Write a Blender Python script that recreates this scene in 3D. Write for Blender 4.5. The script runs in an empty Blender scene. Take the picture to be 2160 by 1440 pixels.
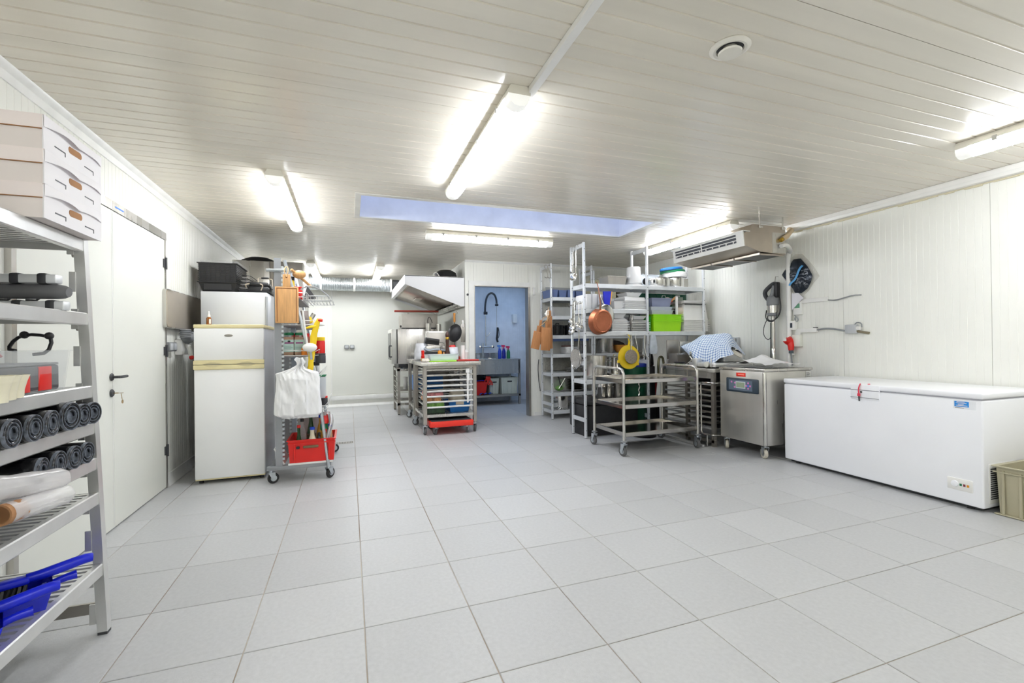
import bpy, bmesh, math, random
from math import sin, cos, pi, radians as RAD
from mathutils import Vector as V, Matrix, noise
random.seed(7)
SC = bpy.context.scene
COL = SC.collection

# ---------------- camera ----------------
YAW, PITCH, ROLL, FPX = .3419, .004, -.0116, 963.8
_f = V((sin(YAW)*cos(PITCH), cos(YAW)*cos(PITCH), sin(PITCH)))
_r = V((cos(YAW), -sin(YAW), 0)); _u = _r.cross(_f)
_R = _r*cos(ROLL) + _u*sin(ROLL); _U = -_r*sin(ROLL) + _u*cos(ROLL)
cam = bpy.data.cameras.new('camera'); camo = bpy.data.objects.new('camera', cam); COL.objects.link(camo)
cam.sensor_width = 36; cam.lens = 36*FPX/2160; cam.clip_start = .02
CAM = V((-.0491, -2.9313, 1.1905))
camo.matrix_world = Matrix(((_R.x, _U.x, -_f.x, CAM.x), (_R.y, _U.y, -_f.y, CAM.y), (_R.z, _U.z, -_f.z, CAM.z), (0, 0, 0, 1)))
SC.camera = camo

# ---------------- world, light, exposure ----------------
w = bpy.data.worlds.new('sky'); SC.world = w; w.use_nodes = True
bg = w.node_tree.nodes['Background']; bg.inputs[0].default_value = (.60, .72, 1, 1); bg.inputs[1].default_value = 1.2
LAMP = 19.0          # radiance of every fluorescent diffuser
SC.view_settings.view_transform = 'Standard'; SC.view_settings.look = 'None'
SC.view_settings.exposure = 1.04; SC.view_settings.gamma = 1; SC.view_settings.use_curve_mapping = False
cy = SC.cycles
cy.max_bounces = 10; cy.diffuse_bounces = 6; cy.glossy_bounces = 5; cy.transmission_bounces = 6; cy.transparent_max_bounces = 12
cy.use_denoising = True; cy.caustics_reflective = False; cy.caustics_refractive = False; cy.sample_clamp_indirect = 6

def area_light(name, loc, rot, sx, sy, power, color):
    l = bpy.data.lights.new(name, 'AREA'); l.shape = 'RECTANGLE'; l.size = sx; l.size_y = sy; l.energy = power; l.color = color
    o = bpy.data.objects.new(name, l); o.location = loc; o.rotation_euler = rot; COL.objects.link(o); return o
# unseen area lamp added under the scullery ceiling for its cold daylight
area_light('scullery_daylight_fill', (2.75, 5.1, 2.44), (0, 0, 0), 1.2, 1.2, 5, (.42, .62, .95))

# ---------------- mesh helpers ----------------
class MB:
    def __init__(s): s.v = []; s.f = []; s.m = None
    def add(s, vs, fs):
        n = len(s.v)
        vs = [V(p) for p in vs]
        if s.m is not None: vs = [s.m @ p for p in vs]
        s.v += vs; s.f += [tuple(i+n for i in f) for f in fs]; return s
    def box(s, x0, y0, z0, x1, y1, z1, skip=''):
        x0, x1 = min(x0, x1), max(x0, x1); y0, y1 = min(y0, y1), max(y0, y1); z0, z1 = min(z0, z1), max(z0, z1)
        fs = {'b': (0, 2, 3, 1), 't': (4, 5, 7, 6), 'f': (0, 1, 5, 4), 'k': (2, 6, 7, 3), 'l': (0, 4, 6, 2), 'r': (1, 3, 7, 5)}
        return s.add([(x, y, z) for z in (z0, z1) for y in (y0, y1) for x in (x0, x1)], [f for k, f in fs.items() if k not in skip])
    def cb(s, c, d): return s.box(c[0]-d[0]/2, c[1]-d[1]/2, c[2]-d[2]/2, c[0]+d[0]/2, c[1]+d[1]/2, c[2]+d[2]/2)
    def rbox(s, x0, y0, z0, x1, y1, z1, r=.01, seg=2):
        bm = bmesh.new(); bmesh.ops.create_cube(bm, size=1)
        for v in bm.verts: v.co = V(((x0+x1)/2+v.co.x*(x1-x0), (y0+y1)/2+v.co.y*(y1-y0), (z0+z1)/2+v.co.z*(z1-z0)))
        bmesh.ops.bevel(bm, geom=bm.edges[:], offset=r, segments=seg, profile=.5, affect='EDGES')
        bm.verts.index_update(); s.add([v.co.copy() for v in bm.verts], [[v.index for v in f.verts] for f in bm.faces]); bm.free(); return s
    def frustum(s, b, t):   # b,t: 4 corners each
        return s.add(list(b)+list(t), [(3, 2, 1, 0), (4, 5, 6, 7), (0, 1, 5, 4), (1, 2, 6, 5), (2, 3, 7, 6), (3, 0, 4, 7)])
    def lathe(s, prof, n=20, o=(0, 0, 0), axis=(0, 0, 1), sx=1, sy=1, arc=2*pi):
        q = V((0, 0, 1)).rotation_difference(V(axis).normalized()); o = V(o); vs = []; fs = []; k = len(prof)
        full = arc > 6.28; m = n if full else n+1
        for i in range(m):
            a = arc*i/n
            for r, z in prof: vs.append(o + q @ V((r*cos(a)*sx, r*sin(a)*sy, z)))
        for i in range(n):
            j = (i+1) % m
            for t in range(k-1): fs.append((i*k+t, j*k+t, j*k+t+1, i*k+t+1))
        if full:
            if prof[0][0] > 1e-6: fs.append([i*k for i in range(n)][::-1])
            if prof[-1][0] > 1e-6: fs.append([i*k+k-1 for i in range(n)])
        return s.add(vs, fs)
    def pot(s, prof, n=24, o=(0, 0, 0), axis=(0, 0, 1), sx=1, sy=1):   # open lathe, no caps
        k = len(s.f); s.lathe([(max(r, 1e-7) if i else max(r, 1e-7), z) for i, (r, z) in enumerate(prof)], n, o, axis, sx, sy); return s
    def cyl(s, a, b, r, r2=None, n=12):
        a = V(a); b = V(b); r2 = r if r2 is None else r2
        return s.lathe([(r, 0), (r2, (b-a).length)], n, a, b-a)
    def tube(s, pts, r, n=8, closed=False, smooth=0):
        P = [V(p) for p in pts]
        for _ in range(smooth):
            Q = [] if closed else [P[0]]
            for i in range(len(P)-(0 if closed else 1)):
                a, b = P[i], P[(i+1) % len(P)]; Q += [a.lerp(b, .25), a.lerp(b, .75)]
            if not closed: Q.append(P[-1])
            P = Q
        k = len(P); vs = []; fs = []; nrm = None
        for i in range(k):
            if closed: t = (P[(i+1) % k]-P[i-1])
            else: t = P[min(i+1, k-1)]-P[max(i-1, 0)]
            t.normalize()
            if nrm is None: nrm = t.orthogonal().normalized()
            else:
                nrm = nrm-t*nrm.dot(t)
                nrm = nrm.normalized() if nrm.length > 1e-6 else t.orthogonal().normalized()
            b = t.cross(nrm); rr = r(i/(k-1)) if callable(r) else r
            for j in range(n): vs.append(P[i]+(nrm*cos(2*pi*j/n)+b*sin(2*pi*j/n))*rr)
        for i in range(k if closed else k-1):
            for j in range(n):
                a = i*n; c = ((i+1) % k)*n; fs.append((a+j, a+(j+1) % n, c+(j+1) % n, c+j))
        if not closed: fs += [list(range(n))[::-1], [(k-1)*n+j for j in range(n)]]
        return s.add(vs, fs)
    def prism(s, poly, axis, a, b):   # poly of 2-D points in the two other axes (cyclic order), extruded
        def P(p, c): return {'x': (c, p[0], p[1]), 'y': (p[0], c, p[1]), 'z': (p[0], p[1], c)}[axis]
        n = len(poly); return s.add([P(p, a) for p in poly]+[P(p, b) for p in poly], [tuple(range(n))[::-1], tuple(range(n, 2*n))]+[(i, (i+1) % n, n+(i+1) % n, n+i) for i in range(n)])
    def grid(s, fn, nu, nv, thick=0):
        vs = [V(fn(i/nu, j/nv)) for i in range(nu+1) for j in range(nv+1)]
        fs = [(i*(nv+1)+j, (i+1)*(nv+1)+j, (i+1)*(nv+1)+j+1, i*(nv+1)+j+1) for i in range(nu) for j in range(nv)]
        return s.add(vs, fs)
    def ball(s, c, r, n=12, sx=1, sy=1, sz=1):
        return s.lathe([(r*sin(pi*i/(n//2)) if 0 < i < n//2 else 1e-6, -r*cos(pi*i/(n//2))*sz) for i in range(n//2+1)], n, c, (0, 0, 1), sx, sy)
    def tray(s, x0, y0, x1, y1, z0, z1, t=.006, taper=.02, lip=.01):   # open container with flared walls and a rim
        o = [(x0+taper, y0+taper), (x1-taper, y0+taper), (x1-taper, y1-taper), (x0+taper, y1-taper)]
        O = [(x0, y0), (x1, y0), (x1, y1), (x0, y1)]
        L = [(x0-lip, y0-lip), (x1+lip, y0-lip), (x1+lip, y1+lip), (x0-lip, y1+lip)]
        I = [(x0+t, y0+t), (x1-t, y0+t), (x1-t, y1-t), (x0+t, y1-t)]
        i = [(x0+taper+t, y0+taper+t), (x1-taper-t, y0+taper+t), (x1-taper-t, y1-taper-t), (x0+taper+t, y1-taper-t)]
        rings = [[(*p, z0) for p in o], [(*p, z1-t) for p in O], [(*p, z1-t) for p in L], [(*p, z1) for p in L], [(*p, z1) for p in I], [(*p, z0+t) for p in i]]
        vs = [p for r in rings for p in r]; fs = [(3, 2, 1, 0), (20, 21, 22, 23)]
        for k in range(5):
            for j in range(4): fs.append((k*4+j, k*4+(j+1) % 4, k*4+4+(j+1) % 4, k*4+4+j))
        return s.add(vs, fs)

def tag(o, label, cat, group=None, kind=None):
    if label: o['label'] = label
    if cat: o['category'] = cat
    if group: o['group'] = group
    if kind: o['kind'] = kind
    return o
def thing(name, label, cat, loc=(0, 0, 0), rz=0, group=None, rot=None):
    o = bpy.data.objects.new(name, None); COL.objects.link(o); o.empty_display_size = .05
    o.location = loc; o.rotation_euler = rot if rot else (0, 0, rz)
    return tag(o, label, cat, group)
def wm(o):
    m = Matrix.LocRotScale(o.location, o.rotation_euler, o.scale)
    return wm(o.parent) @ m if o.parent else m
def obj(name, mb, m, parent=None, sharp=35, local=False, label=None):
    vs, fs = mb.v, mb.f
    if parent is not None and not local:
        im = wm(parent).inverted(); vs = [im @ p for p in vs]
    me = bpy.data.meshes.new(name); me.from_pydata(vs, [], fs); me.validate(); me.update()
    bm = bmesh.new(); bm.from_mesh(me); bmesh.ops.recalc_face_normals(bm, faces=bm.faces[:]); bm.to_mesh(me); bm.free()
    if sharp: me.shade_smooth(); me.set_sharp_from_angle(angle=RAD(sharp))
    me.materials.append(m)
    o = bpy.data.objects.new(name, me); COL.objects.link(o); o.parent = parent
    if label: o['label'] = label
    return o
def one(name, mb, m, label, cat, group=None, sharp=35):   # a thing that is one mesh
    c = sum(mb.v, V())/max(len(mb.v), 1); zmin = min(p.z for p in mb.v); b = V((c.x, c.y, zmin))
    mb.v = [p-b for p in mb.v]; o = obj(name, mb, m, None, sharp); o.location = b; return tag(o, label, cat, group)
def dup(root, loc, rz=None, label=None, group=None):
    r = root.copy(); COL.objects.link(r); r.location = loc
    if rz is not None: r.rotation_euler = (0, 0, rz)
    if label: r['label'] = label
    if group: r['group'] = group
    for ch in list(root.children):
        c = ch.copy(); COL.objects.link(c); c.parent = r
        for g in list(ch.children):
            d = g.copy(); COL.objects.link(d); d.parent = c
    return r
def struct(name, mb, m, parent=None, sharp=35):
    o = obj(name, mb, m, parent, sharp)
    if parent is None: o['kind'] = 'structure'
    return o
def sroot(name):
    o = bpy.data.objects.new(name, None); COL.objects.link(o); o['kind'] = 'structure'; return o
def text(name, body, size, loc, rot, m, parent, ext=.0004):
    c = bpy.data.curves.new(name, 'FONT'); c.body = body; c.size = size; c.extrude = ext; c.align_x = 'CENTER'; c.align_y = 'CENTER'; c.resolution_u = 3
    q = bpy.data.objects.new(name, c); COL.objects.link(q); bpy.context.view_layer.update()
    me = bpy.data.meshes.new_from_object(q.evaluated_get(bpy.context.evaluated_depsgraph_get())); bpy.data.objects.remove(q); bpy.data.curves.remove(c)
    t = bpy.data.objects.new(name, me); COL.objects.link(t); me.materials.clear(); me.materials.append(m); t.parent = parent
    t.matrix_local = wm(parent).inverted() @ Matrix.LocRotScale(V(loc), __import__('mathutils').Euler(rot), None)
    return t

# ---------------- materials ----------------
def lin(c): return tuple(((x/255)/12.92 if x/255 <= .04045 else ((x/255+.055)/1.055)**2.4) for x in c)+(1,)
MATS = {}
def mat(name, col, rough=.5, metal=0, var=.06, scale=6, bump=0, bscale=None, stretch=(1, 1, 1), alpha=1, emit=0, coat=0, trans=0, spec=.5, aniso=0, rnd=0, rvar=0):
    if name in MATS: return MATS[name]
    m = bpy.data.materials.new(name); m.use_nodes = True; nt = m.node_tree; N = nt.nodes; L = nt.links
    b = N['Principled BSDF']; c = lin(col)
    b.inputs['Roughness'].default_value = rough; b.inputs['Metallic'].default_value = metal
    b.inputs['Specular IOR Level'].default_value = spec; b.inputs['Coat Weight'].default_value = coat
    b.inputs['Transmission Weight'].default_value = trans; b.inputs['Alpha'].default_value = alpha
    if aniso: b.inputs['Anisotropic'].default_value = aniso
    tc = N.new('ShaderNodeTexCoord'); mp = N.new('ShaderNodeMapping'); mp.inputs['Scale'].default_value = stretch
    L.new(tc.outputs['Object'], mp.inputs['Vector'])
    no = N.new('ShaderNodeTexNoise'); no.inputs['Scale'].default_value = scale; no.inputs['Detail'].default_value = 4
    L.new(mp.outputs[0], no.inputs['Vector'])
    rp = N.new('ShaderNodeValToRGB'); rp.color_ramp.elements[0].position = .3; rp.color_ramp.elements[1].position = .7
    rp.color_ramp.elements[0].color = tuple(x*(1-var) for x in c[:3])+(1,); rp.color_ramp.elements[1].color = tuple(min(1, x*(1+var)) for x in c[:3])+(1,)
    L.new(no.outputs['Fac'], rp.inputs['Fac']); out = rp.outputs['Color']
    if rnd:
        oi = N.new('ShaderNodeObjectInfo'); ge = N.new('ShaderNodeNewGeometry'); ad = N.new('ShaderNodeMath'); ad.operation = 'ADD'
        L.new(oi.outputs['Random'], ad.inputs[0]); L.new(ge.outputs['Random Per Island'], ad.inputs[1])
        fr = N.new('ShaderNodeMath'); fr.operation = 'FRACT'; L.new(ad.outputs[0], fr.inputs[0])
        mr = N.new('ShaderNodeMapRange'); mr.inputs[3].default_value = 1-rnd; mr.inputs[4].default_value = 1+rnd; L.new(fr.outputs[0], mr.inputs[0])
        mx = N.new('ShaderNodeVectorMath'); mx.operation = 'SCALE'; L.new(out, mx.inputs[0]); L.new(mr.outputs[0], mx.inputs['Scale']); out = mx.outputs[0]
    L.new(out, b.inputs['Base Color'])
    if rvar:
        mr = N.new('ShaderNodeMapRange'); mr.inputs[3].default_value = max(0, rough-rvar); mr.inputs[4].default_value = rough+rvar
        L.new(no.outputs['Fac'], mr.inputs[0]); L.new(mr.outputs[0], b.inputs['Roughness'])
    if bump:
        n2 = N.new('ShaderNodeTexNoise'); n2.inputs['Scale'].default_value = bscale or scale*6; L.new(mp.outputs[0], n2.inputs['Vector'])
        bp = N.new('ShaderNodeBump'); bp.inputs['Strength'].default_value = bump; bp.inputs['Distance'].default_value = .01
        L.new(n2.outputs['Fac'], bp.inputs['Height']); L.new(bp.outputs[0], b.inputs['Normal'])
    if emit:
        b.inputs['Emission Color'].default_value = c; b.inputs['Emission Strength'].default_value = emit
    MATS[name] = m; return m
CEIL = mat('ceiling_sheet', (229, 223, 210), .22, 0, .045, 3, .02, 30, (.15, 3, 1), spec=.6)
WALLW = mat('wall_sheet', (238, 238, 231), .33, 0, .02, 2, .02, 20)
WALLE = mat('wall_sheet_edge', (236, 236, 232), .35)
DOORW = mat('door_white', (226, 227, 219), .38, 0, .02, 2)
TILE = mat('floor_tile', (186, 187, 188), .42, 0, .05, 55, .10, 160, rnd=.055, spec=.4, rvar=.06)
GROUT = mat('grout', (150, 132, 112), .85, 0, .25, 4)
_e = [n for n in GROUT.node_tree.nodes if n.type == 'VALTORGB'][0].color_ramp.elements; _e[0].position = .38; _e[1].position = .6
_e[0].color = lin((138, 116, 94)); _e[1].color = lin((196, 188, 176)); [n for n in GROUT.node_tree.nodes if n.type == 'TEX_NOISE'][0].inputs['Scale'].default_value = .8
STEEL = mat('stainless', (198, 195, 189), .27, .82, .08, 8, .03, 40, (1, 1, .12), rvar=.08)
STEELD = mat('stainless_dull', (172, 167, 159), .38, .82, .1, 8, .03, 40, rvar=.08)
POLISH = mat('polished_steel', (188, 184, 178), .13, 1, .04, 5)
CHROME = mat('bright_steel', (215, 213, 208), .14, 1, .05, 8)
ALU = mat('aluminium', (222, 222, 220), .36, .7, .05, 10, .02, 60)
ALUS = mat('shelf_aluminium', (222, 225, 228), .42, .35, .05, 10)
GALV = mat('galvanised', (196, 202, 206), .3, .9, .12, 14)
GREYP = mat('grey_paint_metal', (150, 153, 156), .45, .3, .05, 8)
WHITE = mat('white_enamel', (245, 246, 250), .28, 0, .015, 3, coat=.2)
FRID = mat('old_white_enamel', (242, 242, 241), .3, 0, .02, 2.5)
CREAM = mat('yellowed_cream', (228, 216, 168), .45, 0, .08, 5)
WPL = mat('white_plastic', (236, 235, 231), .42, 0, .03, 8)
BLK = mat('black_plastic', (34, 34, 36), .42, 0, .1, 8)
BLKG = mat('black_gloss', (20, 21, 23), .2, 0, .1, 8)
DKG = mat('dark_grey_plastic', (62, 63, 66), .5, 0, .08, 8)
MIDG = mat('mid_grey_plastic', (128, 130, 132), .5, 0, .06, 8)
RED = mat('red_plastic', (218, 34, 26), .4, 0, .06, 8)
REDB = mat('red_bright', (238, 52, 36), .42, 0, .05, 8)
BLUE = mat('royal_blue_plastic', (14, 34, 205), .33, 0, .06, 8)
YEL = mat('yellow_plastic', (240, 204, 28), .45, 0, .06, 8)
GRN = mat('green_plastic', (24, 120, 76), .4, 0, .06, 8)
LIME = mat('lime_plastic', (170, 236, 20), .4, 0, .04, 8)
WOOD = mat('light_wood', (214, 164, 108), .5, 0, .16, 9, .05, 60, (6, 6, .7))
WOODB = mat('board_wood', (190, 132, 84), .55, 0, .14, 9, .05, 60, (6, 6, .7))
DWOOD = mat('dark_wood', (72, 44, 34), .3, 0, .2, 9, 0, 60, (5, 5, .6))
COPPER = mat('copper', (190, 118, 88), .38, 1, .16, 9, rvar=.1)
RUB = mat('rubber_grey', (92, 92, 92), .7)
RUBB = mat('rubber_black', (38, 38, 38), .65)
CARD = mat('white_card', (243, 240, 242), .7, 0, .02, 5)
CARDP = mat('pale_pink_card', (250, 239, 236), .7, 0, .02, 5)
BROWN = mat('brown_card', (170, 124, 84), .8, 0, .08, 9)
BAGW = mat('white_film', (240, 240, 240), .4, 0, .02, 6, .12, 30)
BAGK = mat('black_film', (22, 22, 25), .25, 0, .15, 14, .35, 40)
BAGKE = mat('black_film_end', (104, 110, 120), .35, 0, .55, 60)
CLEAR = mat('clear_plastic', (232, 236, 238), .12, 0, .02, 6, alpha=.16)
MILKY = mat('milky_plastic', (226, 232, 238), .3, 0, .02, 6, alpha=.62)
GLASSB = mat('amber_glass', (150, 84, 14), .08, 0, .1, 6, alpha=.9)
GLASSG = mat('green_glass', (28, 70, 28), .06, 0, .1, 6, alpha=.93)
def glow(name, col, strength):
    m = mat(name, col, .4); b = m.node_tree.nodes['Principled BSDF']
    b.inputs['Emission Color'].default_value = lin(col); b.inputs['Emission Strength'].default_value = strength; return m
TUBE = glow('lit_diffuser', (247, 250, 255), LAMP)
ORD = ['topmost', 'second from the top', 'third from the top', 'fourth from the top', 'fifth from the top', 'sixth from the top', 'seventh from the top', 'eighth from the top', 'ninth from the top', 'tenth from the top', 'eleventh from the top', 'twelfth from the top']
# ================= ROOM =================
XL, XR, YB, YF, YR, H = -1.54, 4.74, 4.03, 6.55, -4.6, 2.5
# floor: grout bed and tiles
struct_floor = struct('floor', MB().box(XL-.1, YR-.1, -.08, XR+.1, 7, -.004), GROUT)
T = .45
def tilemesh(mb, x0, y0, x1, y1):
    g = .0022; x0 += g; y0 += g; x1 -= g; y1 -= g; e = .0025
    o = [(x0, y0), (x1, y0), (x1, y1), (x0, y1)]; i = [(x0+e, y0+e), (x1-e, y0+e), (x1-e, y1-e), (x0+e, y1-e)]
    return mb.add([(*p, -.006) for p in o]+[(*p, -.0015) for p in o]+[(*p, 0) for p in i], [(0, 1, 5, 4), (1, 2, 6, 5), (2, 3, 7, 6), (3, 0, 4, 7), (4, 5, 9, 8), (5, 6, 10, 9), (6, 7, 11, 10), (7, 4, 8, 11), (8, 9, 10, 11)])
cells = []
for i in range(-11, 16):
    for j in range(-4, 11):
        x0, x1 = max(j*T, XL), min((j+1)*T, XR); y0, y1 = max(i*T, YR), min((i+1)*T, 6.6)
        if x1-x0 < .02 or y1-y0 < .02: continue
        if y0 >= YB+.3 and x0 > 3.5: continue
        c = V(((x0+x1)/2, (y0+y1)/2, 0))-CAM
        d = c.dot(_f); X = c.dot(_R)/max(d, .01); Y = c.dot(_U)/max(d, .01)
        seen = d > .3 and abs(X) < 1.4 and -1.05 < Y < 0
        cells.append((0 if seen else 1, d*d, x0, y0, x1, y1))
cells.sort()
rest = MB(); full = None; ntile = 0
for k, (a, d, x0, y0, x1, y1) in enumerate(cells):
    if a == 0 and ntile < 285:
        ntile += 1
        if x1-x0 > T-.001 and y1-y0 > T-.001:
            if full is None:
                t = obj('tile', tilemesh(MB(), -T/2, -T/2, T/2, T/2), TILE, struct_floor, 0, True); full = t.data
            else:
                t = bpy.data.objects.new('tile', full); COL.objects.link(t); t.parent = struct_floor
            t.location = ((x0+x1)/2, (y0+y1)/2, 0)
        else: obj('tile', tilemesh(MB(), x0, y0, x1, y1), TILE, struct_floor, 0)
    else: tilemesh(rest, x0, y0, x1, y1)
o = obj('tile_remainder', rest, TILE, struct_floor, 0); o['kind'] = 'stuff'

# ceiling: ribbed sheet panels running along x
ceil = struct('ceiling', MB().box(XL-.16, YR-.16, 3.12, XR+.1, 7, 3.16), WALLE)
def ribs(a, b, pitch, first, w, d, edge=.003):   # list of (u, depth)
    pts = [(a, 0)]; k = math.ceil((a+.02-first)/pitch)
    while first+k*pitch < b-.02:
        c = first+k*pitch; pts += [(c-w/2, 0), (c-w/4, d), (c+w/4, d), (c+w/2, 0)]; k += 1
    return pts+[(b, 0)]
def cpanel(x0, x1, y0, y1):
    mb = MB(); e = .0015; pts = ribs(y0+e, y1-e, .1, -.35, .013, .006)
    n = len(pts); vs = [(x, y, H+d) for x in (x0, x1) for y, d in pts]; vs += [(x, y, H+.06) for x in (x0, x1) for y in (y0+e, y1-e)]
    fs = [(i, i+1, n+i+1, n+i) for i in range(n-1)]; fs += [(0, n, 2*n+2, 2*n), (n-1, 2*n-1, 2*n+3, 2*n+1), (2*n, 2*n+1, 2*n+3, 2*n+2)]
    obj('panel', mb.add(vs, fs), CEIL, ceil, 20)
SKX0, SKX1, SKY0, SKY1 = .06, 3.12, 1.25, 1.96
rows = [(-4.68, -4.05), (-4.05, -2.85), (-2.85, -1.65), (-1.65, -.45), (-.45, .75), (.75, SKY0), (SKY1, 3.15), (3.15, 4.05)]
for a, b in rows: cpanel(XL-.085, XR+.085, a, b)
cpanel(XL-.085, SKX0, SKY0, SKY1); cpanel(SKX1, XR+.085, SKY0, SKY1)
for a, b in ((4.05, 5.25), (5.25, 6.64)): cpanel(XL-.085, 1.72, a, b)
obj('panel', MB().box(1.72, 4.05, H, 3.6, 6.6, H+.06), CEIL, ceil)
# skylight shaft with frame and pane
sk = sroot('window_1'); zt = 3.05
SHAFT = mat('shaft_white', (226, 229, 240), .5)
m = MB(); m.box(SKX0-.02, SKY0-.02, H+.001, SKX0, SKY1+.02, zt); m.box(SKX1, SKY0-.02, H+.001, SKX1+.02, SKY1+.02, zt)
m.box(SKX0, SKY0-.02, H+.001, SKX1, SKY0, zt); m.box(SKX0, SKY1, H+.001, SKX1, SKY1+.02, zt); obj('shaft_lining', m, SHAFT, sk)
m = MB()
for a in ((SKX0-.05, SKY0-.05, SKX0, SKY1+.05), (SKX1, SKY0-.05, SKX1+.05, SKY1+.05), (SKX0, SKY0-.05, SKX1, SKY0), (SKX0, SKY1, SKX1, SKY1+.05)): m.box(a[0], a[1], H-.006, a[2], a[3], H+.002)
obj('window_frame', m, mat('skylight_frame', (222, 221, 214), .4), sk)
obj('pane', MB().box(SKX0-.02, SKY0-.02, zt, SKX1+.02, SKY1+.02, zt+.01), mat('skylight_pane', (240, 244, 250), .3, alpha=.25), sk)
for v in ceil.data.vertices: pass
# open the roof slab above the skylight
bm = bmesh.new()
def slab(x0, y0, x1, y1):
    return MB().box(x0, y0, 3.12, x1, y1, 3.16)
mb = MB()
for a in ((XL-.16, YR-.16, SKX0, 7), (SKX1, YR-.16, XR+.16, 7), (SKX0, YR-.16, SKX1, SKY0), (SKX0, SKY1, SKX1, 7)): mb.box(a[0], a[1], 3.12, a[2], a[3], 3.16)
ceil.data.clear_geometry(); ceil.data.from_pydata(mb.v, [], mb.f); bm.free()
rf = MB()
for a in ((XL-.16, YR-.16, XL-.085, 6.8), (XR+.085, YR-.16, XR+.16, 6.8), (XL-.16, YR-.16, XR+.16, YR-.085), (XL-.16, 6.64, XR+.16, 6.8)): rf.box(a[0], a[1], 2.3, a[2], a[3], 3.13)
obj('roof_upstand', rf, WALLE, ceil)

# walls: vertical ribbed sheet panels
def wall(name, axis, pos, a, b, z0=0.0, z1=H, side=1, pw=1.15, m=WALLW, cuts=(), off=0):
    r = sroot(name); u = a; edges = [a]
    k = math.floor((a-off)/pw)+1
    while off+k*pw < b-.05:
        if off+k*pw > a+.05: edges.append(off+k*pw)
        k += 1
    edges.append(b)
    for c in cuts: edges += [c[0], c[1]]
    edges = sorted(set(edges))
    for u0, u1 in zip(edges, edges[1:]):
        zz = z0
        for c in cuts:
            if u0 >= c[0]-1e-6 and u1 <= c[1]+1e-6: zz = c[2]
        e = .0015; pts = ribs(u0+e, u1-e, .05, 0, .006, .0018); n = len(pts); vs = []
        for z in (zz, z1):
            for u_, d in pts: vs.append((pos+side*d, u_, z) if axis == 'x' else (u_, pos+side*d, z))
        for z in (zz, z1):
            for u_ in (u0+e, u1-e): vs.append((pos+side*.08, u_, z) if axis == 'x' else (u_, pos+side*.08, z))
        fs = [(i, i+1, n+i+1, n+i) for i in range(n-1)]+[(2*n, 2*n+1, 2*n+3, 2*n+2), (0, n, 2*n+2, 2*n), (n-1, 2*n-1, 2*n+3, 2*n+1)]
        fs += [tuple(range(n))+(2*n+1, 2*n), tuple(range(n, 2*n))+(2*n+3, 2*n+2)]
        obj('panel', MB().add(vs, fs), m, r, 20)
    return r
wall('wall_left', 'x', XL, YR, YF+.08, 0, H, -1, off=.1)
wall('wall_right', 'x', XR, YR, YB+.1, 0, H, 1, off=.35)
DX0, DX1, DZ = 1.80, 2.72, 2.11
wall('wall_back', 'y', YB, 1.66, XR, 0, H, 1, cuts=((DX0, DX1, DZ),))
wall('wall_inner', 'x', 1.66, YB+.005, YF, 0, H, 1, off=4.6)
wall('wall_far', 'y', YF, XL, 1.66, 0, H, 1, off=-.36)
wall('wall_rear', 'y', YR, XL, XR, 0, H, -1)
SW = mat('scullery_wall', (226, 230, 236), .4)
wall('wall_scullery_back', 'y', 6.15, 1.74, 3.55, 0, H, 1, m=SW)
wall('wall_scullery_right', 'x', 3.5, YB+.1, 6.15, 0, H, 1, m=SW)
struct('wall_scullery_left', MB().box(1.741, YB+.1, 0, 1.76, 6.15, H), SW)
# skirting coves, cornice
COVE = mat('cove_white', (236, 236, 233), .35)
struct('baseboard_left', MB().prism([(XL, 0), (XL+.03, 0), (XL+.03, .015), (XL+.012, .06), (XL+.012, .1), (XL, .1)], 'y', 1.74, YF), COVE)
r = sroot('baseboard_far')
obj('cove', MB().prism([(YF, 0), (YF-.06, 0), (YF-.06, .01), (YF-.015, .05), (YF, .05)], 'x', XL, 1.66), COVE, r)
obj('bumper_rail', MB().rbox(-.42, YF-.05, .13, 1.66, YF, .215, .008), COVE, r)
struct('baseboard_inner', MB().box(1.645, YB, 0, 1.66, YF, .08), COVE)
struct('baseboard_back', MB().box(2.80, YB-.012, 0, XR, YB, .06), COVE)
struct('baseboard_right', MB().box(XR-.015, YR, 0, XR, YB, .06), COVE)
struct('trim_1', MB().prism([(XL, H), (XL, H-.07), (XL+.008, H-.07), (XL+.014, H-.03), (XL+.035, H-.012), (XL+.04, H)], 'y', YR, YF), COVE)
struct('trim_2', MB().prism([(YB, H), (YB-.03, H), (YB-.03, H-.006), (YB-.006, H-.03), (YB, H-.03)], 'x', 1.66, XR), COVE)
# ceiling trunking on the right with ragged foam line under it
t = sroot('trim_3')
obj('trunking', MB().rbox(XR-.065, YR, H-.075, XR, .98, H, .006), WPL, t)
obj('trunking_lid', MB().box(XR-.068, YR, H-.045, XR-.06, .975, H-.012), WPL, t)
fo = MB(); random.seed(3)
y = -1.2
while y < .95:
    l = .03+random.random()*.05; fo.rbox(XR-.012, y, H-.083-random.random()*.012, XR, y+l, H-.07, .003, 1); y += l
o = obj('foam_line', fo, mat('foam', (214, 206, 178), .8, bump=.3), t); o['kind'] = 'stuff'

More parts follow.
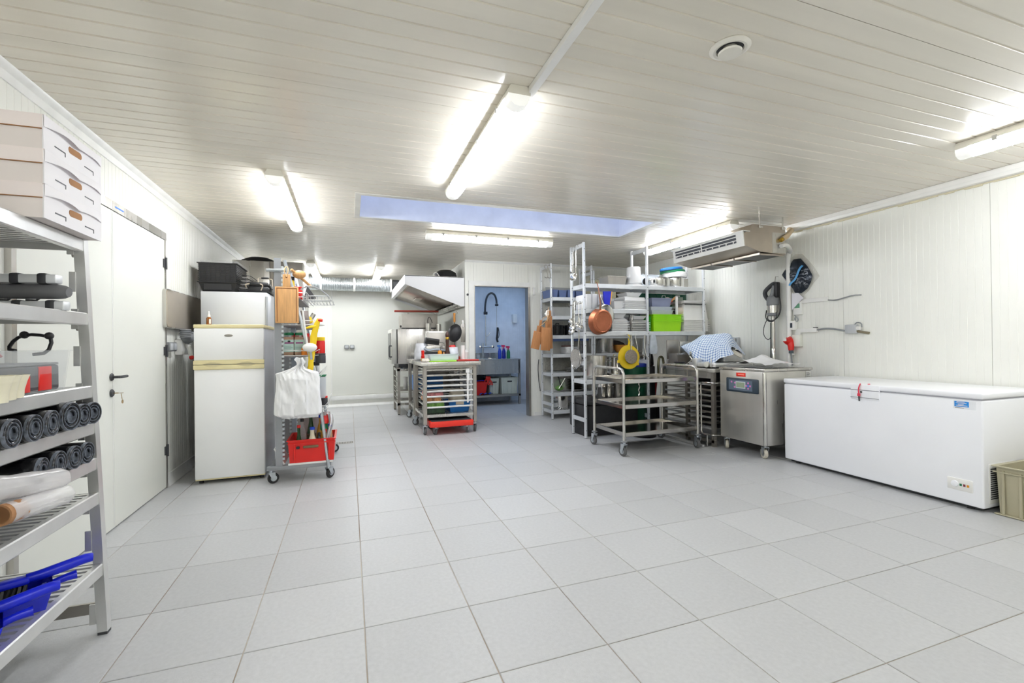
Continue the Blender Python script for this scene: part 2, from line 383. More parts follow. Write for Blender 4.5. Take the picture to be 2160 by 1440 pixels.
# leaf doors on the left wall
def handle(par, y, z, s):
    m = MB(); m.lathe([(.024, 0), (.026, .004), (.02, .01), (.009, .012), (.009, .05)], 16, (XL+.022, y, z), (1, 0, 0)); obj('rosette', m, DKG, par)
    obj('lever', MB().tube([(XL+.06, y-.005*s, z), (XL+.075, y+.01*s, z), (XL+.075, y+.085*s, z)], .009, 8, smooth=1), DKG, par)
    obj('lock_rosette', MB().lathe([(.024, 0), (.026, .004), (.018, .012), (.001, .013)], 16, (XL+.022, y, z-.105), (1, 0, 0)), DKG, par)
    k = MB(); k.cyl((XL+.03, y, z-.105), (XL+.06, y, z-.105), .003); k.lathe([(.014, -.001), (.014, .001)], 12, (XL+.073, y, z-.105), (0, 0, 1)); k.tube([(XL+.07, y+.01, z-.11), (XL+.07, y+.025, z-.15)], .002, 6); k.lathe([(.013, -.001), (.013, .001)], 12, (XL+.07, y+.03, z-.165), (1, 0, 0))
    obj('key', k, mat('brass_key', (170, 142, 96), .35, .9), par)
d1 = sroot('door_1')
obj('leaf', MB().rbox(XL, .797, .008, XL+.022, 1.694, 2.10, .003, 1), DOORW, d1)
fr = MB(); fr.box(XL, .795, 2.104, XL+.024, 1.735, 2.165); fr.box(XL, 1.697, 0, XL+.026, 1.722, 2.104)
obj('frame', fr, STEEL, d1)
for z in (.32, 1.16, 1.90):
    h = MB(); h.cyl((XL+.034, 1.696, z-.05), (XL+.034, 1.696, z+.05), .009, n=10); h.box(XL+.02, 1.66, z-.035, XL+.03, 1.7, z+.035); obj('hinge', h, DKG, d1)
obj('sticker', MB().box(XL+.0245, .83, 2.128, XL+.0252, .95, 2.138), mat('blue_tape', (40, 120, 220), .5), d1)
d2 = sroot('door_2')
obj('leaf', MB().rbox(XL, -.135, .008, XL+.022, .793, 2.10, .003, 1), DOORW, d2)
fr = MB(); fr.box(XL, -.2, 2.104, XL+.024, .793, 2.165); fr.box(XL, -.175, 0, XL+.026, -.14, 2.104); obj('frame', fr, STEEL, d2)
for z in (.33, 1.9):
    h = MB(); h.cyl((XL+.034, -.138, z-.05), (XL+.034, -.138, z+.05), .009, n=10); h.box(XL+.02, -.14, z-.035, XL+.03, -.1, z+.035); obj('hinge', h, BLK, d2)
handle(d2, .762, 1.0, 1)
obj('edge_strip', MB().box(XL+.0225, .78, .01, XL+.0235, .79, 2.1), WALLE, d2)

# doorway to the scullery
dw = sroot('door_3')
fr = MB()
fr.box(DX0-.085, YB-.02, 0, DX0, YB+.0, DZ+.07); fr.box(DX0, YB-.02, DZ, DX1, YB, DZ+.07); fr.box(DX1, YB-.02, DZ-.0, DX1+.02, YB, DZ+.07)
obj('architrave', fr, COVE, dw)
fr = MB(); fr.box(DX0, YB-.022, 0, DX0+.012, YB+.12, DZ); fr.box(DX1-.012, YB-.002, 0, DX1, YB+.12, DZ); fr.box(DX0, YB-.018, DZ-.012, DX1, YB+.12, DZ); fr.box(DX1-.012, YB-.024, 0, DX1+.02, YB-.001, DZ)
obj('jamb_lining', fr, STEELD, dw)
kn = MB().lathe([(.018, 0), (.018, .008), (.001, .012)], 12, (DX0-.1, YB, 1.96), (0, -1, 0)); obj('round_stud', kn, DKG, dw)
obj('door_sensor', MB().rbox(DX1+.07, YB-.03, 1.98, DX1+.11, YB, 2.1, .006), WPL, dw)

# fluorescent battens
def batten(cx, cy, L, ax, label):
    t = thing('ceiling_light', label, 'light', (cx, cy, H-.001), 0 if ax == 'y' else -pi/2, group='fluorescent ceiling battens')
    h = L/2
    obj('housing', MB().prism([(-.045, 0), (.045, 0), (.062, -.03), (.062, -.045), (-.062, -.045), (-.062, -.03)], 'y', -h, h), mat('batten_housing', (226, 222, 210), .4), t, 35, True)
    pr = [(-.058, -.045), (-.058, -.06), (-.048, -.085), (-.025, -.1), (0, -.104), (.025, -.1), (.048, -.085), (.058, -.06), (.058, -.045)]
    obj('diffuser', MB().prism(pr, 'y', -h+.07, h-.07), TUBE, t, 50, True)
    for s in (-1, 1):
        a, b = sorted((s*(h-.07), s*(h-.002))); obj('end_cap', MB().prism(pr, 'y', a, b), mat('diffuser_end', (236, 236, 232), .25, emit=.25), t, 50, True)
    for s in (-1, 1):
        for q in (.12, .37, .62, .87):
            k = -h+L*q; obj('clip', MB().box(s*.062, k-.012, -.062, s*.066, k+.012, -.03), mat('clip_grey', (170, 168, 162), .4), t, 0, True)
    return t
batten(.775, .03, 1.60, 'y', 'long lit batten at the end of the ceiling conduit')
batten(-.565, 1.63, 1.58, 'y', 'lit batten above the two-door fridge')
batten(1.58, 2.34, 1.58, 'x', 'lit batten running crosswise behind the skylight')
batten(3.90, 1.70, 1.56, 'y', 'lit batten beside the hanging cooling unit')
batten(3.86, -1.83, 1.58, 'y', 'lit batten over the chest freezer, cut by the picture edge')
batten(-.60, 5.45, 1.5, 'y', 'lit batten in the rear bay near the steel cabinet')
batten(.44, 5.45, 1.5, 'y', 'lit batten in the rear bay near the extractor hood')
batten(.775, -3.5, 1.56, 'y', 'lit batten behind the camera on the conduit line')
batten(-.8, -3.6, 1.56, 'y', 'lit batten behind the camera by the left wall')
cd = MB(); cd.rbox(.825, -4.5, H-.03, .865, -.72, H, .004); one('ceiling_conduit', cd, WPL, 'white cable conduit running along the ceiling to the long batten', 'conduit')
# round ceiling valve
v = thing('ceiling_vent', 'round white exhaust valve in the ribbed ceiling', 'vent', (1.565, -1.345, H))
obj('outer_ring', MB().lathe([(.058, 0), (.085, -.001), (.086, -.006), (.07, -.014), (.058, -.012), (.056, .0)], 32), mat('valve_white', (224, 220, 210), .4), v, 35, True)
obj('dark_throat', MB().lathe([(.057, -.002), (.001, -.0015)], 24), DKG, v, 35, True)
obj('disc', MB().lathe([(.03, 0), (.034, -.012), (.05, -.022), (.048, -.03), (.0005, -.034)], 32), mat('valve_white', (224, 220, 210), .4), v, 35, True)
# ================= LEFT RACK =================
def rx(z): return -1.010-.042*z   # the front of the rack leans slightly towards the wall
rk = thing('tray_rack', 'tall aluminium rack with slatted shelves by the double door', 'rack', (-1.25, -1.1, 0))
yE = -.529; yN = -2.05
for y0, y1 in ((yE-.035, yE), (yN, yN+.035)):
    for off in (0, -.52):
        m = MB(); b = rx(0)+off; t = rx(1.72)+off
        m.frustum([(b-.035, y0, .012), (b, y0, .012), (b, y1, .012), (b-.035, y1, .012)], [(t-.035, y0, 1.70), (t, y0, 1.70), (t, y1, 1.70), (t-.035, y1, 1.70)])
        p = obj('upright', m, ALU, rk)
        obj('foot', MB().box(b-.034, y0+.001, 0, b-.001, y1-.001, .014), DKG, p)
        if off == 0 and y0 > -1:
            for k in range(11):
                z = .05+k*.1525
                m = MB(); x = rx(z+.04); m.box(x-.055, y0-.004, z, x-.034, y0+.004, z+.082); obj('bracket_tab', m, ALU, p)
    m = MB()
    x = rx(.1); m.frustum([(x-.52, y1-.02, .085), (x-.03, y1-.02, .085), (x-.03, y1-.008, .085), (x-.52, y1-.008, .085)], [(x-.52, y1-.02, .13), (x-.03, y1-.02, .13), (x-.03, y1-.008, .13), (x-.52, y1-.008, .13)]); obj('cross_brace', m, STEELD, rk)
SHZ = [.270, .566, .711, .860, 1.010, 1.311, 1.615]
for z in SHZ:
    m = MB(); x = rx(z)-.003; h = .052; a, b = yN+.01, yE-.012
    m.rbox(x-.028, a, z-h/2, x, b, z+h/2, .004, 1); m.rbox(x-.50, a, z-h/2, x-.475, b, z+h/2, .004, 1)
    sh = obj('shelf', m, ALU, rk)
    n = 40
    for k in range(n):
        y = a+.02+(b-a-.05)*k/(n-1)
        q = MB(); q.box(x-.478, y-.009, z+.004, x-.026, y+.009, z+.024); obj('slat', q, ALU, sh)
    m = MB(); m.box(x-.5, b, z-.02, x-.02, b+.008, z+.02); obj('end_bar', m, ALU, sh)
    for dz in (.012, -.03): obj('bolt', MB().lathe([(.008, 0), (.008, .004), (.001, .006)], 10, (x-.045, b-.001, z+dz-.01), (1, 0, 0)), STEELD, sh)
# cartons on top
def carton(z, lab, tilt):
    t = thing('cake_box', lab, 'box', (-1.24, -.72, z), tilt, group='white cartons stacked on the rack')
    w, d, h = .41, .385, .118; x0, x1, y0, y1 = -w/2, w/2, -d/2, d/2
    m = MB(); m.box(x0+.004, y0+.004, 0, x1-.004, y1-.004, h-.04); obj('base', m, mat('inner_card', (240, 231, 227), .75, 0, .02, 5), t, 0, True); obj('edge_strip', MB().box(x1-.0045, y0+.002, .002, x1-.0005, y0+.0045, h-.046), BROWN, t, 0, True); obj('edge_strip', MB().box(x0, y0-.001, h-.0505, x1-.004, y0+.004, h-.048), BROWN, t, 0, True)
    m = MB(); m.box(x1-.004, y0, -.001, x1, y1, h-.001); obj('front_flap', m, CARD, t, 0, True)
    m = MB(); m.box(x0, y0-.002, h-.048, x1-.003, y0+.0035, h-.001); m.box(x0, y1-.0035, h-.048, x1-.006, y1, h-.001); m.box(x0, y0, h-.003, x1, y1, h); obj('lid', m, CARDP, t, 0, True)
    # bowed lid flap hanging over the front
    def fl(u, v):
        y = y0+(y1-y0)*u; b = .014*max(0, sin(pi*min(1, u*1.35)))+.006*max(0, sin(pi*max(0, u*3-2)))
        return (x1+.002+b*v, y, h-.001-(.042-.010*abs(sin(pi*2*u)))*v)
    obj('lid_flap', MB().grid(fl, 24, 3), CARD, t, 60, True)
    m = MB(); n = 12; pl = []
    for k in range(n):
        a = 2*pi*k/n; pl.append((.03*(1 if cos(a) > 0 else -1)+.014*cos(a), .058+.013*sin(a)))
    m.prism([(p[0]-.0, p[1]) for p in pl], 'x', x1-.002, x1+.0012); obj('hand_hole', m, BROWN, t, 0, True)
    for yy in (-.095, .1):
        q = MB(); q.box(x1-.001, yy-.035, .030, x1+.0012, yy+.03, .034); q.box(x1-.001, yy+.028, .018, x1+.0012, yy+.031, .034); obj('tab_slot', q, DKG, t, 0, True)
carton(1.643, 'white carton on the rack, lowest of three', 0.0)
carton(1.762, 'white carton on the rack, middle of three', .003)
carton(1.881, 'white carton on the rack, uppermost of three', -.002)
# grey padded clamps lying on the second shelf
def clamp(z, y, lab, kind, dx):
    t = thing('clamp_bar', lab, 'tool', (-1.23, y, z), -.12)
    if kind == 0:
        obj('bar', MB().rbox(-.3, -.02, 0, .17+dx, .02, .034, .006), mat('bar_silver', (226, 228, 230), .35, .3), t, 35, True)
        for x in (-.16, .02, .125+dx): obj('clip', MB().rbox(x-.016, -.023, -.003, x+.016, .023, .038, .008), DKG, t, 35, True)
    else:
        obj('sleeve', MB().tube([(-.3, 0, .028), (.14, 0, .028), (.165, 0, .027), (.178, 0, .026)], lambda u: .028 if u < .5 else .028*(1-(u-.5)*.7), 14), mat('sleeve_grey', (112, 112, 114), .55), t, 60, True)
        for x in (-.05, .04): obj('strap', MB().tube([(x, .0, -.004), (x+.02, .02, -.004), (x+.03, .03, .01)], .004, 6), BLK, t, 35, True)
clamp(1.336, -.70, 'silver bar with black clips, lowest of three bars on the rack', 0, 0)
clamp(1.378, -.705, 'dark grey foam-sleeved bar between two silver bars', 1, 0)
clamp(1.435, -.71, 'silver bar with black clips, uppermost of three bars', 0, -.02)
# third shelf: clear box with red and grey tools, tealight cups
cb = thing('clear_storage_box', 'clear plastic box holding red and grey utensils on the rack', 'box', (-1.17, -.85, 1.035))
obj('shell', MB().tray(-.14, -.30, .12, .12, 0, .15, .003, .012, .006), CLEAR, cb, 35, True)
m = MB()
for x in (-.02, .06): pass
hd = MB(); hd.m = Matrix.Translation((.02, -.14, 0)); hd.tube([(.02, .20, .135), (.05, .225, .14), (.06, .235, .19), (.03, .25, .205), (-.03, .27, .21), (-.07, .28, .195), (-.09, .275, .155), (-.06, .26, .15)], .006, 8, smooth=1); obj('wire_handle', hd, BLK, cb, 35, True)
for q in ((.07, .095, .203), (-.02, .132, .208)): obj('handle_knob', MB().ball(q, .014, 12), BLK, cb, 35, True)
t = thing('red_utensil_case', 'grey case with bright red ends inside the clear box', 'case', (-1.15, -.93, 1.041))
obj('body', MB().rbox(-.09, -.22, 0, .09, .155, .092, .01), DKG, t, 35, True)
obj('red_end', MB().rbox(-.075, .03, .004, .0935, .10, .088, .003), RED, t, 35, True)
obj('red_side', MB().rbox(.0895, -.10, .004, .0945, -.02, .06, .002), RED, t, 35, True)
obj('strip', MB().rbox(-.09, -.22, .092, .09, .15, .1, .003), MIDG, t, 35, True)
sp = MB()
def spf(u, v): 
    a = u*pi; return (-.02+.03*cos(2*pi*v)*sin(a)**.7, -.2+.26*u, .118+.018*sin(2*pi*v)*sin(a)**.7+.012*sin(a*1.2))
one('red_spoon_rest', MB().grid(lambda u, v: tuple(V(spf(u, v))+V((-1.15, -.93, 1.053))), 14, 12), mat('dull_red', (172, 66, 66), .5), 'dull red spatula head lying on the case in the clear box', 'spatula')
CUP = mat('cup_cream', (232, 226, 200), .5, 0, .03, 20)
cups = [(-1.02, -1.19, .078, 'cream paper cup stack at the rack edge, nearest the camera'), (-1.05, -1.10, .075, 'second cream paper cup stack along the rack edge'), (-1.07, -1.025, .073, 'third cream paper cup stack along the rack edge'), (-1.10, -.965, .071, 'smallest cream paper cup stack, beside the red end')]
for x, y, h, lab in cups:
    m = MB(); n = 40; vs = []; fs = []
    for k, (r, z) in enumerate(((.032, 0), (.034, h*.5), (.046, h), (.043, h-.004), (.03, .01))):
        for i in range(n): a = 2*pi*i/n; rr = r*(1+.025*(i % 2)); vs.append((x+rr*cos(a), y+rr*sin(a), 1.035+z))
    for k in range(4):
        for i in range(n): fs.append((k*n+i, k*n+(i+1) % n, (k+1)*n+(i+1) % n, (k+1)*n+i))
    fs += [list(range(n))[::-1], list(range(4*n, 5*n))]
    one('paper_cup', m.add(vs, fs), CUP, lab, 'cup', 'paper cups on the rack')
# bin bag rolls
def roll(y, z, r, lab, tilt=0, L=.42, x=-1.035):
    t = thing('bin_bag_roll', lab, 'bag roll', (x, y, z), group='rolls of black bin bags on the rack', rot=(0, 0, tilt))
    m = MB()
    def f(u, v):
        a = 2*pi*v; rr = r*(1+.05*noise.noise(V((cos(a)*2, sin(a)*2, u*3+y*9))))
        return (-L*u, rr*cos(a), r+rr*sin(a))
    obj('roll', m.grid(f, 8, 24), BAGK, t, 50, True)
    e = MB(); k = 0
    pr = []; n = 5
    for i in range(n):
        q = r*(1-i/n*.62); pr += [(q, .0), (q-r*.02, .010-.008*(i % 2)), (q-r*.07, .010-.008*(i % 2)), (q-r*.085, -.004)]
    pr += [(r*.33, -.01), (r*.3, -.06), (.0005, -.06)]
    e.m = Matrix.Translation((0, 0, r))
    e.lathe(pr, 24, (0, 0, 0), (1, 0, 0), 1, .97); obj('rolled_end', e, BAGKE, t, 40, True)
    w = MB()
    pts = [(-.004+.004*i/40, r*(.36+.6*i/40)*cos(i*.55), r+r*(.36+.6*i/40)*sin(i*.55)) for i in range(41)]
    w.tube([(p[0]+.008, p[1], p[2]) for p in pts], .0026, 4); obj('spiral_edge', w, BAGK, t, 40, True)
    return t
Z4 = SHZ[3]+.025; Z5 = SHZ[2]+.025
pos = ['nearest the camera', 'second from the camera', 'third from the camera', 'fourth from the camera', 'fifth from the camera', 'next to the rack upright']
for (y, r, tl), p in zip(((-1.09, .046, .04), (-.985, .045, .0), (-.89, .046, .05), (-.775, .053, -.12), (-.69, .045, -.1), (-.618, .044, -.2)), pos): roll(y, Z4, r, 'black bin bag roll on the upper of two roll shelves, '+p, tl)
for (y, r, tl), p in zip(((-.945, .044, .1), (-.85, .045, .0), (-.752, .044, -.05), (-.665, .042, -.1)), ['behind the clear film', 'second from the film', 'third from the film', 'next to the rack upright']): roll(y, Z5, r, 'black bin bag roll on the lower of two roll shelves, '+p, tl)
# clear film rolls poking out over the rack front
def film(p0, p1, r, lab, core):
    t = thing('film_roll', lab, 'film roll', p0); a = V(p0); b = V(p1)
    def f(u, v):
        ang = 2*pi*v; q = a.lerp(b, u); d = (b-a).normalized(); n1 = d.cross(V((0, 0, 1))).normalized(); n2 = n1.cross(d)
        rr = r*(1+.09*noise.noise(V((u*7, cos(ang)*2, sin(ang)*2+p0[2]*5)))+.05*noise.noise(V((u*30, cos(ang)*3, sin(ang)*3))))*(1 if u < .93 else 1-(u-.93)*2.4)
        return q+(n1*cos(ang)+n2*sin(ang))*rr
    obj('film', MB().grid(f, 24, 22), mat('film_clear', (232, 230, 230), .22, 0, .04, 20, .3, 25, alpha=.55), t, 60)
    if core: obj('cardboard_core', MB().lathe([(.032, 0), (.032, .06), (.026, .06), (.026, 0)], 20, a-(b-a).normalized()*.012, (b-a)), BROWN, t)
film((-1.075, -1.26, .795), (-.985, -.93, .745), .036, 'white film roll lying over the lower roll shelf edge', 0)
film((-1.02, -1.145, .700), (-.975, -.925, .690), .033, 'clear film roll with a brown cardboard core', 1)
# dustpans with hand brushes
def dustpan(x, y, z, rz, lab, lab2, bx, by):
    t = thing('dustpan', lab, 'dustpan', (x, y, z), rz)
    m = MB(); w = .115
    m.add([(-.24, -w, 0), (-.24, w, 0), (-.02, w, 0), (-.02, -w, 0), (-.24, -w, .012), (-.24, w, .012), (-.0, w*.9, .07), (.0, -w*.9, .07)], [(0, 3, 2, 1), (0, 4, 7, 3), (1, 2, 6, 5), (3, 7, 6, 2)])
    m.add([(-.235, -w+.006, .004), (-.235, w-.006, .004), (-.03, w-.008, .004), (-.03, -w+.008, .004), (-.235, -w+.006, .012), (-.235, w-.006, .012), (-.008, w*.88, .07), (-.008, -w*.88, .07)], [(0, 1, 2, 3), (0, 3, 7, 4), (1, 5, 6, 2), (3, 2, 6, 7)])
    obj('pan', m, BLUE, t, 20, True)
    obj('handle', MB().tube([(-.02, 0, .035), (.0, 0, .042), (.03, 0, .05), (.065, 0, .052)], lambda u: .017-.004*sin(pi*u), 10, smooth=1), BLUE, t, 40, True)
    b = thing('hand_brush', lab2, 'brush', (x+bx, y+by, z+.03), rz+.04)
    obj('head', MB().rbox(-.23, -.03, .045, -.02, .02, .07, .01), BLUE, b, 35, True)
    obj('handle', MB().tube([(-.03, -.005, .062), (.0, -.005, .06), (.06, 0, .066), (.12, .003, .074), (.145, .003, .072)], lambda u: .015+.004*sin(pi*u), 10, smooth=1), BLUE, b, 40, True)
    br = MB(); random.seed(5)
    for i in range(15):
        for j in range(4):
            xx = -.205+.0135*i; xx -= .015; yy = -.026+.014*j; br.cyl((xx, yy, .046), (xx-.015+random.uniform(-.006, .006), yy-.012+(yy+.005)*.35, -.008), .006, .008, 5)
    o = obj('bristles', br, BLK, b, 0, True); o['kind'] = 'stuff'
Z7 = SHZ[0]+.022
dustpan(-1.075, -.80, Z7+.004, .48, 'blue dustpan on the lowest rack shelf, beside the upright', 'blue hand brush resting in the dustpan beside the upright', -.025, -.03)
dustpan(-1.075, -1.05, Z7+.004, .5, 'blue dustpan on the lowest rack shelf, nearest the camera', 'blue hand brush resting in the nearest dustpan', -.02, 0.0)

# ================= FRIDGES AND WALL FITTINGS =================
fg = thing('fridge', 'old white two-door fridge with yellowed trims by the left wall', 'fridge', (-1.045, 1.98, 0))
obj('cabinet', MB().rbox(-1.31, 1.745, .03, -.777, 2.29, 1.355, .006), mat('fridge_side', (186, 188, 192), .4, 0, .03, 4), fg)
obj('top_trim', MB().rbox(-1.316, 1.69, 1.352, -.772, 2.29, 1.385, .006), CREAM, fg)
lo = obj('door', MB().rbox(-1.312, 1.69, .045, -.775, 1.742, .998, .008), FRID, fg)
up = obj('door', MB().rbox(-1.312, 1.69, 1.062, -.775, 1.742, 1.352, .008), FRID, fg)
def wave(z0, z1, s):
    m = MB(); n = 40; t = []; 
    for i in range(n+1):
        u = i/n; x = -1.314+.541*u
        dip = .018*max(0, 1-((u-.26)/.13)**2)**.5*0 if abs(u-.26) > .13 else .018*(1-((u-.26)/.13)**2)
        dip += .018*(1-((u-.74)/.13)**2) if abs(u-.74) < .13 else 0
        t.append((x, (z1-dip) if s > 0 else z1, z0 if s > 0 else z0+dip))
    pl = [(x, zt) for x, zt, zb in t]+[(x, zb) for x, zt, zb in t[::-1]]
    return m.prism(pl, 'y', 1.681, 1.70)
obj('handle_trim', wave(.995, 1.031, 1), CREAM, lo); obj('handle_trim', wave(1.037, 1.071, -1), CREAM, up)
obj('bottom_trim', MB().box(-1.31, 1.70, .034, -.777, 1.74, .05), CREAM, lo); obj('scoop_back', MB().box(-1.31, 1.6885, .99, -.777, 1.70, 1.034), mat('scoop_cream', (206, 196, 158), .5), lo); obj('scoop_back', MB().box(-1.31, 1.6885, 1.038, -.777, 1.70, 1.075), mat('scoop_cream', (206, 196, 158), .5), up)
obj('badge', MB().lathe([(.034, 0), (.03, .004), (.001, .005)], 24, (-1.05, 1.691, 1.288), (0, -1, 0), 1, .36), STEELD, up)
for x in (-1.28, -.81):
    for y in (1.76, 2.25): obj('foot', MB().cyl((x, y, 0), (x, y, .035), .018), BLK, fg)
b = thing('dropper_bottle', 'small amber bottle with a white cap on the fridge', 'bottle', (-1.245, 1.88, 1.386))
obj('glass', MB().lathe([(.019, 0), (.02, .004), (.02, .06), (.012, .075)], 16), GLASSB, b, 35, True)
obj('cap', MB().lathe([(.013, .074), (.013, .088), (.007, .1), (.005, .125), (.001, .127)], 14), WPL, b, 35, True)
obj('label', MB().box(.006, -.0205, .012, .0202, -.0155, .055), WPL, b, 0, True)

f2 = thing('tall_fridge', 'taller pale grey fridge behind the two-door fridge', 'fridge', (-1.13, 2.75, 0))
obj('cabinet', MB().rbox(-1.43, 2.40, .05, -.842, 3.0, 1.742, .008), mat('pale_grey_enamel', (206, 208, 211), .35, 0, .02, 3), f2)
obj('door', MB().rbox(-1.43, 2.345, .08, -.842, 2.395, 1.742, .008), mat('pale_grey_enamel', (206, 208, 211), .35), f2)
m = MB()
for z in (.55, 1.28): m.rbox(-.842, 2.40, z, -.826, 2.44, z+.12, .003)
obj('hinge', m, STEELD, f2)
m = MB(); m.rbox(-.86, 2.335, .1, -.838, 2.35, 1.7, .003); obj('door_edge', m, GREYP, f2)
for x in (-1.38, -.89):
    for y in (2.42, 2.95): obj('foot', MB().cyl((x, y, 0), (x, y, .052), .02), BLK, f2)
# black crates on the tall fridge
TOP2 = 1.743
def kcrate(z, h, lab, tp=.03):
    t = thing('black_crate', lab, 'crate', (-1.29, 2.62, z), group='black crates on the tall fridge')
    obj('shell', MB().tray(-.165, -.24, .165, .24, 0, h, .006, tp, .012), BLK, t, 35, True)
    r = MB()
    for k in range(9): r.box(-.168, -.243, 0, 0, 0, 0) if False else None
    if h > .15:
        for k in range(10):
            zz = .015+k*(h-.03)/9; r.box(-.168, -.2435, zz, .168, -.238, zz+.006); r.box(.162, -.24, zz, .169, .24, zz+.006)
        for k in range(8):
            xx = -.15+.3*k/7; r.box(xx-.003, -.245, .01, xx+.003, -.238, h-.01)
        obj('ribs', r, BLK, t, 0, True)
    else: obj('ribs', MB().box(-.12, -.243, .02, .12, -.236, h-.02), BLK, t, 0, True)
kcrate(TOP2, .10, 'black bottom crate with a flared rim on the tall fridge')
kcrate(TOP2+.1, .19, 'black ribbed crate standing in another crate on the tall fridge', .004)
l = one('crate_cover', MB().rbox(-1.44, 2.38, TOP2+.292, -1.11, 2.86, TOP2+.315, .008), CLEAR, 'clear plastic cover lying on the black ribbed crate', 'cover')
t = thing('wire_tray_stack', 'stack of black wire baskets between crates and grill', 'basket', (-1.05, 2.6, TOP2))
for k in range(9):
    m = MB(); z = .03+.018*k; x = -.055+.004*k
    m.tube([(x, -.2, z), (x+.07, -.2, z-.004), (x+.07, .2, z-.004), (x, .2, z)], .004, 6, True); obj('wire_rim', m, mat('wire_grey', (150, 150, 152), .35, .8) if k % 2 else BLK, t, 35, True)
obj('basket_base', MB().tray(-.06, -.2, .03, .2, 0, .03, .004, .01, .004), BLK, t, 35, True)
t = thing('contact_grill', 'black grill with pale bent wire handles on the tall fridge', 'grill', (-.96, 2.62, TOP2))
obj('base', MB().rbox(-.09, -.2, .012, .12, .2, .07, .012), BLK, t, 35, True); obj('lid', MB().rbox(-.085, -.19, .075, .11, .19, .115, .012), BLK, t, 35, True)
obj('handle', MB().tube([(-.07, -.18, .03), (-.09, -.24, .075), (-.06, -.26, .09), (.06, -.26, .09), (.075, -.24, .07), (.05, -.2, .03)], .006, 8, smooth=1), mat('pale_wire', (214, 200, 180), .4, .3), t, 35, True)
obj('grip', MB().rbox(-.045, -.268, .078, .05, -.248, .102, .008), BLK, t, 35, True)
obj('handle', MB().tube([(-.03, .12, .11), (-.03, .12, .19), (-.02, .12, .2), (.1, .12, .19), (.11, .12, .18), (.11, .12, .08)], .006, 8, smooth=1), mat('pale_wire', (214, 200, 180), .4, .3), t, 35, True)
obj('grip', MB().rbox(.0, .11, .188, .08, .13, .208, .008), BLK, t, 35, True)
one('crumpled_foil', MB().grid(lambda u, v: (-.84+.05*u, 2.5+.2*v, TOP2+.10-.09*u+.02*noise.noise(V((u*6, v*6, 2)))), 10, 14), mat('foil', (178, 180, 184), .3, .9, .2, 20), 'crumpled foil sheet at the corner of the tall fridge', 'foil', None, 20)
cbx = thing('steel_cabinet', 'tall stainless cabinet under the ceiling in the rear bay', 'cabinet', (-1.0, 3.9, 0))
obj('body', MB().rbox(-1.40, 3.52, .1, -.60, 4.3, 2.262, .006), STEEL, cbx)
obj('door', MB().rbox(-1.39, 3.49, .14, -.985, 3.518, 2.25, .004), STEEL, cbx); obj('door', MB().rbox(-.98, 3.49, .14, -.61, 3.518, 2.25, .004), STEELD, cbx)
for x in (-1.35, -.65):
    for y in (3.57, 4.25): obj('leg', MB().cyl((x, y, 0), (x, y, .1), .02), STEELD, cbx)
one('cabinet_fan', MB().lathe([(.2, 0), (.22, .02), (.2, .05), (.12, .085), (.001, .09)], 28, (-1.16, 3.85, 2.263)), BLK, 'black round fan cover on top of the steel cabinet', 'fan')
# steel cabinet on the left wall, pipes, socket
dp = thing('wall_basin_shield', 'rounded stainless box fixed to the left wall beside the fridge', 'dispenser', (-1.48, 2.2, 1.5))
m = MB(); n = 6; pl = []
for (cy_, cz, a0) in ((2.55, 1.39, -90), (2.55, 1.65, 0), (1.675, 1.65, 90), (1.675, 1.39, 180)):
    for k in range(n+1): a = RAD(a0+90*k/n); pl.append((cy_+.035*cos(a), cz+.035*sin(a)))
obj('shell', m.prism(pl, 'x', XL, XL+.05), STEEL, dp); obj('front_lip', MB().prism([((y-2.11)*.985+2.11, (z-1.52)*.96+1.52) for y, z in pl], 'x', XL+.05, XL+.054), mat('steel_warm', (200, 188, 172), .2, 1), dp)
obj('screw', MB().lathe([(.008, 0), (.001, .006)], 10, (XL+.03, 1.75, 1.685), (0, 0, 1)), DKG, dp)
t = thing('drain_trap', 'grey flexible drain under the stainless wall box', 'pipe', (-1.48, 2.0, 1.3))
obj('hose', MB().tube([(-1.46, 2.0, 1.345), (-1.46, 2.0, 1.28), (-1.46, 2.05, 1.255), (-1.46, 2.16, 1.28), (-1.46, 2.17, 1.33)], .04, 12, smooth=2), MIDG, t)
for k in range(5): obj('ring', MB().lathe([(.04, 0), (.045, .004), (.045, .01), (.04, .014)], 16, (-1.46, 2.0, 1.275+.016*k)), GREYP, t)
t = thing('wall_soap_lever', 'white lever fitting with a red tip below the steel wall box', 'dispenser', (-1.5, 2.1, 1.15))
obj('plate', MB().rbox(XL, 1.98, 1.12, XL+.06, 2.2, 1.26, .01), WPL, t); obj('lever', MB().tube([(XL+.05, 2.08, 1.25), (XL+.1, 2.05, 1.17), (XL+.12, 2.02, 1.1)], .018, 10), WPL, t); obj('tip', MB().ball((XL+.122, 2.018, 1.095), .021, 12), RED, t)
t = thing('double_switch', 'grey double switch on the left wall beside the fridge', 'switch', (XL, 1.78, 1.2))
obj('box', MB().rbox(XL, 1.72, 1.155, XL+.045, 1.90, 1.235, .006), MIDG, t)
for y in (1.765, 1.855): obj('rocker', MB().rbox(XL+.044, y-.035, 1.165, XL+.052, y+.035, 1.225, .004), mat('pale_grey_plastic', (184, 187, 190), .45), t)
